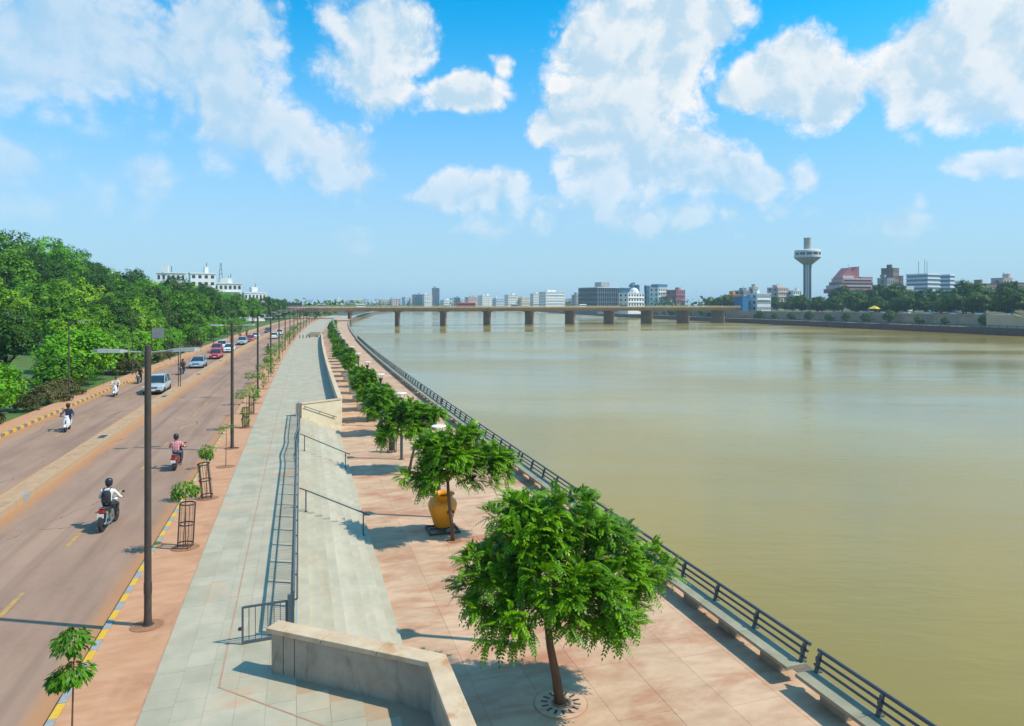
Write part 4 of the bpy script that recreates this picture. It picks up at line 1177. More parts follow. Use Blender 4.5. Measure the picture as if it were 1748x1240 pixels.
for kd, pk, u, v, on, lab in cars:
    car(kd, pk, C(u, v, 0), head(v) + (PI if on else 0), lab)

# ------------------------------------------------------------------ riders
def skin_person(J, E, mats, part_of, name, parent, root='pelvis'):
    """one continuous skinned body; every face takes the cloth of its nearest bone"""
    bm = bmesh.new(); lay = bm.verts.layers.skin.verify()
    vs = {}
    for k_, (p, r) in J.items():
        v = bm.verts.new(p); v[lay].radius = r if hasattr(r, '__len__') else (r, r); v[lay].use_root = (k_ == root); vs[k_] = v
    for a, b_ in E: bm.edges.new((vs[a], vs[b_]))
    me = bpy.data.meshes.new('rig'); bm.to_mesh(me); bm.free()
    o = bpy.data.objects.new('rig', me); COL.objects.link(o)
    o.modifiers.new('skin', 'SKIN').use_smooth_shade = True
    ss = o.modifiers.new('sub', 'SUBSURF'); ss.levels = 2; ss.render_levels = 2
    dg = bpy.context.evaluated_depsgraph_get(); dg.update()
    out = bpy.data.meshes.new_from_object(o.evaluated_get(dg))
    bpy.data.objects.remove(o); bpy.data.meshes.remove(me)
    out.materials.clear()
    for m in mats: out.materials.append(m)
    bones = [(Vector(J[a][0]), Vector(J[b_][0]), part_of[(a, b_)]) for a, b_ in E]
    for p in out.polygons:
        c = p.center; best = 9; mi = 0
        for a, b_, i in bones:
            ab = b_ - a; t = min(1, max(0, (c - a).dot(ab) / max(ab.length_squared, 1e-6)))
            dd = (c - a - ab * t).length
            if dd < best: best = dd; mi = i
        p.material_index = mi; p.use_smooth = True
    return link(name, out, parent)
SK = mat('brown_skin', (.19, .085, .05), (.23, .105, .065), 8, .6, obj=True)
HR = mat('black_hair', (.012, .010, .010), None, rough=.6)
CL = {'white': mat('white_shirt_cloth', (.66, .68, .70), (.74, .75, .76), 6, .9, obj=True), 'navy': mat('navy_cloth', (.02, .03, .085), (.03, .045, .11), 6, .9, obj=True),
      'blue': mat('blue_jean_cloth', (.06, .10, .17), (.09, .14, .22), 9, .9, obj=True), 'dark': mat('charcoal_trouser_cloth', (.025, .022, .028), (.04, .035, .042), 8, .9, obj=True),
      'purple': mat('violet_cloth', (.09, .05, .17), (.12, .07, .21), 8, .9, obj=True), 'cream': mat('cream_cloth', (.60, .54, .44), (.66, .60, .5), 8, .9, obj=True), 'brown': mat('brown_cloth', (.11, .06, .045), (.15, .09, .06), 8, .9, obj=True),
      'red': mat('red_cloth', (.42, .03, .04), (.5, .05, .06), 8, .9, obj=True)}
def check_cloth():
    m = bpy.data.materials.new('red_check_cloth'); m.use_nodes = True; t = m.node_tree; b = t.nodes['Principled BSDF']
    b.inputs['Roughness'].default_value = .9
    s = nd(t, 'ShaderNodeSeparateXYZ', {0: nd(t, 'ShaderNodeTexCoord').outputs['Object']})
    def stripe(x, f): return mth(t, 'GREATER_THAN', mth(t, 'FRACT', mth(t, 'MULTIPLY', x, f)), .58)
    a = stripe(s.outputs[0], 13.0); c = stripe(s.outputs[2], 13.0)
    k = mth(t, 'MULTIPLY', mth(t, 'ADD', a, c), .5)
    t.links.new(mixc(t, k, (.58, .02, .05), (.80, .62, .62)), b.inputs['Base Color'])
    return m
CL['check'] = check_cloth()
M['helmet'] = mat('dark_helmet_shell', (.025, .026, .03), None, rough=.22)
M['helmetg'] = mat('grey_helmet_shell', (.10, .10, .11), None, rough=.3)
M['bag'] = mat('black_backpack_cloth', (.018, .016, .022), (.035, .03, .04), 8, .85, obj=True)
def rider(shirt, trouser, seat_z, hand, foot, lean, label, loc, rz, helmet='helmet', bag=False, lookx=0.0, sit_y=-.2, hair=False):
    o = empty('person', loc, rz, label, 'person', 'riders on two-wheelers')
    sz = seat_z + .10; ly = lean
    J = {'pelvis': ((0, sit_y, sz), (.155, .125)), 'waist': ((0, sit_y + ly * .25, sz + .19), (.145, .105)), 'chest': ((0, sit_y + ly * .7, sz + .40), (.175, .115)), 'neckb': ((0, sit_y + ly, sz + .54), (.085, .075)),
         'neck': ((0, sit_y + ly + .02, sz + .61), .055), 'chin': ((lookx * .3, sit_y + ly + .045, sz + .68), (.075, .085)), 'crown': ((lookx * .4, sit_y + ly + .04, sz + .80), (.078, .092))}
    E = [('pelvis', 'waist'), ('waist', 'chest'), ('chest', 'neckb'), ('neckb', 'neck'), ('neck', 'chin'), ('chin', 'crown')]
    P_ = {('pelvis', 'waist'): 0, ('waist', 'chest'): 0, ('chest', 'neckb'): 0, ('neckb', 'neck'): 2, ('neck', 'chin'): 2, ('chin', 'crown'): 2}
    def bone(a, b_, i): E.append((a, b_)); P_[(a, b_)] = i
    for s, q in ((-1, 'l'), (1, 'r')):
        hx, hy, hz = hand; fx, fy, fz = foot
        sh = Vector((s * .185, sit_y + ly * .9, sz + .47)); hn = Vector((s * hx, hy, hz))
        elb = sh.lerp(hn, .5) + Vector((s * .10, -.05, -.11))
        J['sh' + q] = (sh, .068); J['el' + q] = (elb, .05); J['wr' + q] = (elb.lerp(hn, .86), .034); J['pm' + q] = (hn, (.042, .03))
        hip = Vector((s * .10, sit_y + .04, sz - .02)); ft = Vector((s * fx, fy, fz)); kn = Vector((s * (fx + .04), sit_y + .42, sz - .08))
        J['hp' + q] = (hip, .095); J['kn' + q] = (kn, .068); J['an' + q] = (ft, .042); J['to' + q] = (ft + Vector((s * .02, .17, -.035)), (.042, .03))
        bone('chest', 'sh' + q, 0); bone('sh' + q, 'el' + q, 0); bone('el' + q, 'wr' + q, 0 if shirt in ('white', 'navy', 'cream') else 2); bone('wr' + q, 'pm' + q, 2)
        bone('pelvis', 'hp' + q, 1); bone('hp' + q, 'kn' + q, 1); bone('kn' + q, 'an' + q, 1); bone('an' + q, 'to' + q, 3)
    skin_person(J, E, [CL[shirt], CL[trouser], SK, M['trim']], P_, 'body', o)
    for s in (-1, 1):          # fingers closed round the grip, thumb below
        hx, hy, hz = hand
        fg = MB()
        for i in range(4):
            x = s * (hx - .033 + i * .022); ln = (.9, 1.0, .97, .8)[i]
            fg.tube([(x, hy - .01, hz + .022), (x, hy + .04 * ln, hz + .026), (x, hy + .055 * ln, hz), (x, hy + .03, hz - .024)], [.010, .010, .009, .008], 5)
        fg.tube([(s * (hx - .045), hy - .01, hz - .005), (s * (hx - .06), hy + .02, hz - .02), (s * (hx - .05), hy + .04, hz - .03)], [.011, .010, .009], 5)
        fg.build('fingers', SK, o, 'all')
    hc = Vector(J['crown'][0]) + Vector((0, 0, -.045))
    face = MB()
    face.loft([[(hc.x + x, hc.y + y, hc.z + z) for x, y, z in L_] for L_ in ([(-.016, .085, -.06), (.016, .085, -.06), (.008, .085, .02), (-.008, .085, .02)], [(-.012, .112, -.055), (.012, .112, -.055), (.004, .095, .01), (-.004, .095, .01)])])
    face.box((hc.x, hc.y + .088, hc.z - .09), (.05, .01, .012))
    for s in (-1, 1):
        face.ball((hc.x + s * .033, hc.y + .083, hc.z + .005), (.013, .008, .008), 1, 6, 4)
        face.ball((hc.x + s * .082, hc.y, hc.z - .02), (.012, .022, .034), 0, 6, 4)
    face.build('face', [SK, M['trim']], o)
    if hair:
        MB().lathe([(.088, -.02), (.102, .03), (.095, .075), (.06, .112), (.01, .12)], (hc.x, hc.y - .012, hc.z), 14).build('hair', HR, o, 'all')
    else:
        h = MB(); h.lathe([(.085, -.15), (.112, -.13), (.128, -.04), (.131, .03), (.118, .09), (.08, .13), (.01, .145)], (hc.x, hc.y - .012, hc.z + .02), 18)
        hm = h.build('helmet', M[helmet], o, 'all')
        MB().loft([[(hc.x + .126 * math.sin(a), hc.y - .012 + .128 * math.cos(a), hc.z + z) for a in [R(-62 + 15.5 * i) for i in range(9)]] for z in (-.035, .065)], caps=False, closed=False).build('visor', M['glass'], hm)
    if bag:
        g = MB()
        y0 = sit_y + ly * .45 - .17
        g.loft([[(x * wx, y0 + y * .5, sz + z) for x, y in ((-1, .12), (-.85, -.12), (.85, -.12), (1, .12))] for z, wx in ((.05, .12), (.10, .16), (.36, .16), (.47, .13), (.51, .07))])
        bg_ = g.build('backpack', M['bag'], o, 'all')
        MB().box((0, y0 - .085, sz + .2), (.22, .05, .2)).build('pocket', M['bag'], bg_)
        for s in (-1, 1):
            MB().tube([(s * .09, y0 + .02, sz + .48), (s * .115, sit_y + ly * .9 - .02, sz + .575), (s * .125, sit_y + ly + .11, sz + .47), (s * .13, sit_y + .12, sz + .22), (s * .13, y0 + .04, sz + .1)], .017, 5).build('strap', M['bag'], bg_)
    return o
def bike_wheel(o, y, r, w=.09):
    wheel(o, 0, y, r, w, 1)
def motorcycle(pk, loc, rz, label):
    o = empty('motorcycle', loc, rz, label, 'motorcycle', 'two-wheelers on the road')
    bike_wheel(o, .63, .30); bike_wheel(o, -.63, .30, .1)
    MB().loft([[(x * w, y, z) for x, z in ((-1, .76), (-.8, .9), (.8, .9), (1, .76), (.7, .68), (-.7, .68))] for y, w in ((-.02, .07), (.08, .12), (.3, .14), (.42, .09))]).build('tank', PT[pk], o, 40)
    MB().loft([[(x * w, y, z + dz) for x, z in ((-1, .76), (-.85, .82), (.85, .82), (1, .76), (.8, .70), (-.8, .70))] for y, w, dz in ((-.72, .08, .07), (-.5, .13, .03), (-.1, .13, -.02), (.02, .09, 0))]).build('seat', M['trim'], o, 40)
    MB().loft([[(x * w, y, z + dz) for x, z in ((-1, .56), (-1, .72), (1, .72), (1, .56))] for y, w, dz in ((-.78, .06, .12), (-.55, .11, .02), (-.1, .10, -.02))]).build('tail_fairing', PT[pk], o)
    MB().box((0, .05, .42), (.24, .34, .34), 0, 0, .8).box((0, .12, .6), (.16, .2, .1)).build('engine', M['chrome'], o, bevel=.03)
    fr = MB(); fr.tube([(0, .42, .82), (0, .30, .4), (0, -.2, .3), (0, -.63, .3)], .03, 6).tube([(0, .4, .8), (0, -.2, .68), (0, -.7, .72)], .025, 6); fr.build('frame', M['trim'], o)
    for s in (-1, 1):
        MB().tube([(s * .08, .63, .3), (s * .08, .46, .86)], .022, 6).build('fork', M['chrome'], o)
        MB().tube([(s * .1, -.63, .3), (s * .11, -.48, .68)], .025, 6).build('shock_absorber', M['chrome'], o)
        MB().tube([(0, .45, .95), (s * .16, .42, 1.0), (s * .34, .32, .98)], .014, 6).build('handlebar', M['trim'], o)
        mr = MB().tube([(s * .25, .38, .98), (s * .34, .36, 1.18)], .007, 5).build('mirror_stalk', M['trim'], o)
        MB().ball((s * .37, .36, 1.2), (.06, .018, .042)).build('mirror', M['trim'], mr)
        MB().box((s * .17, -.75, .74), (.05, .05, .04)).build('indicator', M['dash'], o)
        MB().tube([(s * .1, .12, .3), (s * .2, .12, .29)], .015, 5).build('foot_peg', M['trim'], o)
    MB().lathe([(.03, -.05), (.085, 0), (.085, .06)], (0, 0, 0), 12, axis='x').build('headlamp', M['headl'], o, loc=(0, .56, .86), rz=PI / 2)
    MB().tube([(.12, .1, .28), (.14, -.3, .25), (.14, -.8, .34)], [.025, .035, .04], 8).build('exhaust', M['chrome'], o)
    MB().box((0, -.79, .78), (.2, .07, .09)).build('tail_light', M['taill'], o)
    MB().box((0, -.83, .62), (.22, .015, .15)).build('number_plate', M['plate'], o)
    MB().loft([[(x, -.63 - .35 * math.sin(a), .3 + .37 * math.cos(a)) for x in (-.055, .055)] for a in [R(-10 + 20 * i) for i in range(6)]], closed=False, caps=False).build('rear_mudguard', M['trim'], o)
    MB().loft([[(x, .63 + .34 * math.sin(a), .3 + .34 * math.cos(a)) for x in (-.05, .05)] for a in [R(-60 + 20 * i) for i in range(6)]], closed=False, caps=False).build('front_mudguard', PT[pk], o)
    MB().tube([(-.09, -.55, .86), (-.09, -.8, .9), (.09, -.8, .9), (.09, -.55, .86)], .012, 5).build('grab_rail', M['chrome'], o)
    return o
def scooter(pk, loc, rz, label):
    o = empty('scooter', loc, rz, label, 'scooter', 'two-wheelers on the road')
    bike_wheel(o, .60, .23, .1); bike_wheel(o, -.58, .23, .11)
    MB().loft([[(x * w, y + dy * .0, z) for x, y in ((-1, .36), (-.7, .46), (0, .50), (.7, .46), (1, .36), (0, .40))] for z, w, dy in ((.28, .14, 0), (.45, .2, 0), (.7, .21, 0), (.88, .16, 0), (.96, .1, 0))]).build('apron', PT[pk], o, 40)
    MB().box((0, .14, .28), (.3, .52, .06)).build('footboard', M['trim'], o)
    MB().loft([[(x * w, y, z + dz) for x, z in ((-.6, .3), (-1, .48), (-.85, .68), (.85, .68), (1, .48), (.6, .3))] for y, w, dz in ((-.86, .08, .14), (-.7, .15, .06), (-.4, .2, 0), (-.1, .16, -.02), (-.06, .1, -.02))]).build('rear_body', PT[pk], o, 40)
    MB().loft([[(x * w, y, z + dz) for x, z in ((-1, .68), (-.9, .77), (.9, .77), (1, .68))] for y, w, dz in ((-.8, .1, .06), (-.5, .15, .02), (-.1, .12, 0), (0, .07, -.01))]).build('seat', M['trim'], o, 40)
    MB().tube([(0, .60, .23), (0, .44, .9)], .028, 6).build('fork', M['trim'], o)
    MB().loft([[(.6 * x, .60 + .25 * math.sin(a), .23 + .27 * math.cos(a)) for x in (-.12, .12)] for a in [R(-70 + 22 * i) for i in range(7)]], closed=False, caps=False).build('front_mudguard', PT[pk], o)
    MB().loft([[(x * w, .42 + y, z) for x, y in ((-1, -.04), (-.6, .06), (.6, .06), (1, -.04), (0, -.07))] for z, w in ((.93, .1), (.98, .16), (1.05, .12))]).build('headset', PT[pk], o, 40)
    MB().ball((0, .49, .99), (.075, .03, .045)).build('headlamp', M['headl'], o)
    for s in (-1, 1):
        MB().tube([(s * .1, .40, 1.0), (s * .34, .34, .98)], .016, 6).build('handlebar', M['trim'], o)
        mr = MB().tube([(s * .22, .38, 1.0), (s * .28, .37, 1.17)], .007, 5).build('mirror_stalk', M['trim'], o)
        MB().ball((s * .30, .37, 1.19), (.055, .018, .04)).build('mirror', M['trim'], mr)
        MB().box((s * .13, -.86, .63), (.06, .04, .05)).build('indicator', M['dash'], o)
    MB().box((0, -.87, .66), (.2, .05, .09)).build('tail_light', M['taill'], o)
    MB().box((0, -.90, .5), (.22, .015, .14)).build('number_plate', M['plate'], o)
    MB().tube([(.17, -.2, .25), (.18, -.75, .28)], [.035, .05], 8).build('exhaust', M['chrome'], o)
    MB().tube([(-.1, -.6, .80), (-.1, -.86, .84), (.1, -.86, .84), (.1, -.6, .80)], .013, 5).build('grab_rail', M['chrome'], o)
    return o
HM = (.34, .32, .995); FM = (.19, .12, .36)
HSC = (.34, .34, 1.0); FSC = (.13, .22, .36)
def pair(kind, pk, u, v, rz, blab, shirt, tr, rlab, **kw):
    p = C(u, v, 0)
    (motorcycle if kind == 'm' else scooter)(pk, p, head(v) + rz, blab)
    if kind == 'm': rider(shirt, tr, .80, HM, FM, kw.pop('lean', .12), rlab, p, head(v) + rz, **kw)
    else: rider(shirt, tr, .77, HSC, FSC, kw.pop('lean', .03), rlab, p, head(v) + rz, sit_y=-.3, **kw)
pair('m', 'black', -6.75, 28.9, R(-6), 'black motorcycle with red tail light riding away, nearest on the road', 'white', 'dark', 'motorcycle rider in a white shirt with a black backpack, seen from behind', bag=True, lookx=.03)
pair('s', 'maroon', -5.9, 38.2, R(-3), 'dark maroon scooter riding away near the right kerb', 'check', 'blue', 'scooter rider in a red checked shirt, seen from behind')
pair('s', 'white', -14.6, 51.6, PI + R(6), 'white scooter coming toward the camera on the left carriageway, nearer one', 'navy', 'navy', 'rider in dark blue clothes on the nearer white scooter')
pair('s', 'white', -16.1, 69.8, PI + R(4), 'white scooter close to the left kerb, the farther one', 'cream', 'purple', 'rider in a cream top on the farther white scooter', helmet='helmetg', hair=True)
pair('m', 'black', -13.7, 89.0, PI + R(-3), 'dark motorcycle carrying two people ahead of the pale blue-grey sedan', 'brown', 'dark', 'front rider in brown on the motorcycle carrying two people', hair=True)
p = C(-13.7, 89.0, 0)
rider('navy', 'dark', .86, (.2, -.3, .95), (.2, -.35, .4), .05, 'pillion passenger in dark clothes on the motorcycle carrying two people', p, head(89) + PI + R(-3), sit_y=-.58, hair=True)
pair('m', 'black', -16.4, 80.5, PI, 'dark motorcycle by the left kerb, partly behind the nearest lamp pole', 'dark', 'dark', 'rider in black by the left kerb, partly behind the nearest lamp pole')
pair('m', 'black', -15.4, 155, PI, 'dark motorcycle riding beside the farther silver SUV', 'navy', 'dark', 'rider in dark blue beside the farther silver SUV')
pair('m', 'black', -15.6, 172, PI, 'small far motorcycle whose rider wears red', 'red', 'dark', 'rider in red on a far motorcycle near the left kerb')
pair('s', 'black', -16.2, 192, PI, 'small far scooter by the left kerb with a dark rider', 'brown', 'dark', 'far rider in brown on a scooter by the left kerb', hair=True)
pair('m', 'maroon', -5.9, 120, 0, 'small far motorcycle riding away beside the right kerb', 'dark', 'dark', 'far rider in black riding away beside the right kerb')
# ================================================================== bridge
M['bconc'] = mat('bridge_concrete', (.33, .24, .17), (.42, .31, .22), .5, .9, .1, 3, c3=(.22, .16, .12), sc3=.2, str3=(1, 1, .4))
M['bparap'] = mat('painted_bridge_parapet', (.62, .44, .22), (.66, .50, .28), .3, .85)
M['bpier'] = mat('river_stained_pier', (.29, .18, .12), (.37, .25, .17), .4, .9, .2, 3)
br = empty('bridge', (150, 410, 6.4), 0, 'long beige concrete road bridge on wall piers across the river', 'bridge')
def bch(o): o.matrix_parent_inverse = Matrix.Translation((-150, -410, -6.4)); return o
BX0, BX1 = -70, 292
MB().box(((BX0 + BX1) / 2, 410, 0), (1, 1, 1))
k = MB(); k.loft([[(x, y, z) for y, z in ((400.5, 6.4), (400.5, 5.7), (402.2, 4.2), (417.8, 4.2), (419.5, 5.7), (419.5, 6.4))] for x in (BX0, BX1)])
bch(k.build('deck', M['bconc'], br))
px = [2.4 - 27.8 * i for i in range(1, 3)] + [2.4] + [30.2 + 27.8 * i for i in range(10)]
for x in px:
    k = MB()
    zb = -6.5 if x > 32 else -.2
    t, L = (.62, 7.6)
    k.loft([[(x + sx * t * f, 410 + sy * L * f, z) for sx, sy in ((-1, -.93), (-.4, -1), (.4, -1), (1, -.93), (1, .93), (.4, 1), (-.4, 1), (-1, .93))] for z, f in ((zb, 1.12), (zb + 2.2, 1.1), (zb + 2.21, 1.0), (3.6, 1.0))])
    k.box((x, 410, 3.9), (3.0, 16.4, .62))
    bch(k.build('pier', M['bpier'], br))
    if x > 32: bch(MB().lathe([(1.5, -4.9), (1.5, -4.35), (1.2, -4.3)], (x, 402.2, 0), 12).build('pier_footing', M['quay'], br))
for s, y in ((-1, 400.4), (1, 419.6)):
    bch(MB().span((BX0, y - .14, 6.41), (BX1, y + .14, 6.9)).build('parapet', M['bparap'], br))
    bch(MB().span((BX0, y - .08, 7.32), (BX1, y + .08, 7.44)).build('top_rail', M['bparap'], br))
    n = 130
    pm2 = MB().box((0, 0, 0), (.22, .2, .5)).mesh('rail_post', M['bparap'])
    for i in range(n):
        o = link('rail_post', pm2, br, ((BX0 + (BX1 - BX0) * (i + .5) / n), y, 7.12)); bch(o)
blp = MB().tube([(0, 0, 0), (0, 0, 5.0), (0, .8, 5.3)], .07, 5).box((0, 1.0, 5.3), (.18, .6, .08)).mesh('lamp_post', M['pole'])
for i in range(13):
    bch(link('lamp_post', blp, br, (-55 + i * 27.8, 400.9, 6.4)))
random.seed(77)
def box_vehicle(nm, x, y, L, W, H, col, rz, lab, cat):
    o = empty(nm, (x, y, 6.41), rz, lab, cat, 'traffic on the bridge')
    MB().loft([[(xx, yy, zz) for yy, zz in ((-W / 2, .45), (W / 2, .45), (W / 2, H * .9), (W * .42, H), (-W * .42, H), (-W / 2, H * .9))] for xx in (-L / 2, L / 2)]).build('body', col, o)
    MB().span((-L * .47, -W / 2 - .02, H * .52), (L * .47, W / 2 + .02, H * .8)).build('windows', M['glass'], o)
    for sx in (-.33, .33):
        for sy in (-1, 1):
            MB().lathe([(.42, -.12), (.45, 0), (.42, .12)], (0, 0, 0), 12, axis='x').build('wheel', M['tyre'], o, loc=(sx * L, sy * (W / 2 - .15), .45), rz=PI / 2)
buscol = [mat('bus_red_paint', (.35, .05, .04), None, rough=.5), mat('truck_dark_paint', (.05, .06, .08), None, rough=.5), PT['white'], mat('van_grey_paint', (.3, .3, .32), None, rough=.5)]
veh = [('bus', -58, 405, 11, 2.5, 3.0, 0, 'dark red bus at the left end of the bridge', 'bus'), ('bus', -2, 405, 10.5, 2.5, 3.0, 1, 'dark blue-grey bus on the bridge over the riverside road', 'bus'), ('van', 36, 405, 5, 1.9, 2.2, 2, 'white van on the bridge near its first river pier', 'van'),
       ('bus', 99, 405, 11, 2.5, 3.0, 0, 'red bus on the bridge left of the middle', 'bus'), ('van', 130, 405, 4.5, 1.8, 2.0, 3, 'grey van on the bridge at mid river', 'van'), ('van', 176, 405, 4.5, 1.8, 2.0, 2, 'white van on the bridge right of the middle', 'van'), ('van', 205, 405, 4.5, 1.8, 2.0, 1, 'dark van near the right end of the bridge', 'van'), ('van', 14, 405, 4.5, 1.8, 1.9, 3, 'grey van on the bridge above the promenade', 'van')]
for nm, x, y, L, W, H, ci, lab, cat in veh: box_vehicle(nm, x, y, L, W, H, buscol[ci], 0, lab, cat)

# ================================================================== far bank
M['fwall'] = mat('far_embankment_concrete', (.36, .265, .18), (.44, .335, .23), .25, .9, .1, 2, c3=(.25, .18, .12), sc3=.12, str3=(1, 1, 3))
M['fblock'] = mat('far_pale_concrete', (.50, .39, .27), (.54, .43, .3), .3, .9)
M['fquay'] = mat('far_river_wall', (.11, .05, .032), (.15, .075, .05), .3, .9)
k = MB(); k.sweep([(275.5, -6.4), (279, -6.4), (279, -1.6), (276.6, -1.6), (275.6, -4.0)], rng_v(-160, 1240, 20))
tag(k.build('far_quay_wall', M['fquay']), 'dark red-brown river wall along the opposite bank', 'wall')
k = MB(); k.sweep([(278, -2.6), (287.5, -2.6), (287.5, -1.55), (278, -1.55)], rng_v(-160, 1240, 20))
tag(k.build('far_promenade', M['fwall']), kind='structure')
fw = empty('far_embankment_wall', C(286.5, 300, 0), 0, 'high grey concrete embankment wall along the opposite bank', 'wall')
FIV = Matrix.Translation(-C(286.5, 300, 0))
v = -60; ps = 24
while v < 1235:
    k = MB(); k.sweep([(286.0, -1.8), (286.8, -1.8), (286.8, 3.55), (286.3, 3.55)], [v + .06, v + 8, v + 16, v + ps - .06])
    o = k.build('wall_panel', M['fwall'], fw); o.matrix_parent_inverse = FIV
    v += ps
k = MB(); k.sweep([(285.9, 3.56), (286.95, 3.56), (286.95, 3.8), (285.9, 3.8)], rng_v(-60, 1235, 20)); o = k.build('coping', M['fblock'], fw); o.matrix_parent_inverse = FIV
k = MB(); k.sweep([(277.2, -.75), (277.3, -.75), (277.3, -.6), (277.2, -.6)], rng_v(-60, 900, 20))
for v in rng_v(-60, 600, 4): k.box(C(277.25, v, -1.15), (.14, .14, .9))
tag(k.build('far_railing', M['trim']), 'thin dark railing along the opposite lower promenade', 'railing')
# projecting pale stair block at the right edge of the view
sbk = empty('stair_building', C(284, 190, -1.55), 0, 'pale concrete stair block projecting from the embankment wall at the right edge', 'building')
MB().box((-2, 14, 2.75), (6, 28, 5.5)).build('wall', M['fblock'], sbk)
MB().box((-2, -16, 2.6), (6.5, 30, 5.2)).build('wall', M['fblock'], sbk)
MB().loft([[(-5.6, y, z), (-5.0, y, z), (-5.0, y, z + .5), (-5.6, y, z + .5)] for y, z in ((16, 5.5), (2, .8))]).build('stair_flight', M['bparap'], sbk)
MB().loft([[(-5.7, y, z), (-5.1, y, z), (-5.1, y, z + .5), (-5.7, y, z + .5)] for y, z in ((-14, 5.2), (-24, 1.2))]).build('stair_flight', M['bparap'], sbk)
MB().box((-5.1, -6, 1.1), (.3, 3, 2.2)).build('door', M['trim'], sbk)

# trees on and above the far bank
random.seed(4)
def fb(px, d): return at(px, d)
for i in range(34):
    v = 140 + i * 16.5 + random.uniform(-3, 3)
    if 398 < v < 424: continue
    s_ = random.uniform(.28, .55)
    put('far2' if i % 2 else 'far', C(281 + random.uniform(-1, 1), v, -1.55), s_, random.random() * 6, 'small round tree on the opposite lower promenade, %s from the right edge' % ORD[i], 'tree', 'small trees on the opposite lower promenade')
for i in range(46):
    v = 120 + i * 8.2 + random.uniform(-2.5, 2.5)
    u = 296 + random.uniform(-3, 10)
    if 385 < v < 425: continue
    s_ = random.uniform(.62, .95)
    put('far2' if i % 3 else 'far', C(u, v, 3.4), (s_ * 1.15, s_ * 1.15, s_), random.random() * 6, 'dark green tree right above the opposite embankment wall, %s from the right edge' % ORD[i], 'tree', 'front trees on the opposite bank')
for i in range(40):
    v = 110 + i * 8.5 + random.uniform(-3, 3)
    u = 316 + random.uniform(-6, 22)
    if 365 < v < 432: continue
    s_ = random.uniform(.95, 1.3) if v < 380 else random.uniform(.7, .95)
    put('far2' if i % 2 else 'far', C(u, v, 3.4), (s_ * 1.1, s_ * 1.1, s_), random.random() * 6, 'tall dark tree in the belt behind the opposite embankment', 'tree', 'tall trees on the opposite bank')
# a continuous far wood at the end of the river and beyond the bridge
rs = np.random.RandomState(99)
n = 5200
VV = rs.uniform(430, 1250, n); side = rs.random(n)
X = np.where(side < .35, 291 + KC * VV ** 2 + rs.exponential(14, n), 0)
sel = side >= .35
t_ = rs.random(n)
X = np.where(sel & (side < .7), 60 + 480 * t_, X); VV = np.where(sel & (side < .7), 1262 + rs.exponential(16, n), VV)
sel2 = side >= .7
VV = np.where(sel2, rs.uniform(430, 1250, n), VV)
X = np.where(sel2, -4 + KC * VV ** 2 - rs.exponential(22, n), X)
ZZ = rs.random(n) ** 1.2 * (8 + 4 * np.sin(X * .09 + VV * .06)) + np.where(side < .35, 3.5, .5)
c = np.stack([X, VV, ZZ], 1)
nr = unit(rs.normal(size=(n, 3)) + np.array([-.3, -.6, .9]))
vv_, qq_, tt_ = leaves(rs, c, nr, rs.uniform(1.0, 2.4, n), rs.random(n), .7)
o = link('far_woods', np_mesh('far_woods', vv_, qq_, tt_, LM['far'])); tag(o, 'distant belt of trees along the river beyond the bridge', 'woods', kind='stuff')

# ================================================================== buildings
BMt = {'white': mat('white_building_paint', (.74, .73, .69), (.80, .79, .76), .15, .85), 'cream': mat('cream_building_paint', (.60, .52, .38), (.66, .58, .45), .15, .85), 'grey': mat('grey_building_concrete', (.30, .30, .30), (.36, .35, .34), .15, .85),
       'pink': mat('rose_building_paint', (.36, .13, .155), (.41, .16, .185), .15, .85), 'rosel': mat('pale_rose_paint', (.58, .42, .38), (.62, .47, .43), .15, .85), 'brown': mat('brown_building_stone', (.20, .13, .11), (.25, .17, .14), .15, .85),
       'blue': mat('blue_glass_cladding', (.05, .16, .27), (.07, .20, .33), .1, .25), 'steel': mat('dark_blue_grey_facade', (.13, .18, .23), (.17, .22, .27), .1, .5), 'orange': mat('orange_building_paint', (.58, .24, .03), None, rough=.8), 'bluep': mat('bright_blue_hoarding', (.01, .14, .30), None, rough=.6),
       'win': mat('dark_window_glass', (.035, .045, .055), None, rough=.15, spec=.7), 'pale': mat('pale_blue_white_paint', (.50, .58, .64), (.56, .63, .68), .1, .7), 'slab': mat('white_slab_band', (.68, .70, .70), None, rough=.8), 'tower': mat('tower_concrete', (.36, .34, .30), (.43, .41, .36), .2, .9, c3=(.28, .26, .23), sc3=.2, str3=(2, 2, .2)), 'towerl': mat('tower_pale_band', (.60, .59, .55), (.64, .63, .6), .3, .8)}
WM = {}
def win_mesh(w, h, mt):
    key = (round(w, 1), round(h, 1), mt)
    if key not in WM: WM[key] = MB().box((0, 0, 0), (key[0], .12, key[1])).mesh('window', BMt[mt])
    return WM[key]
bcount = 0
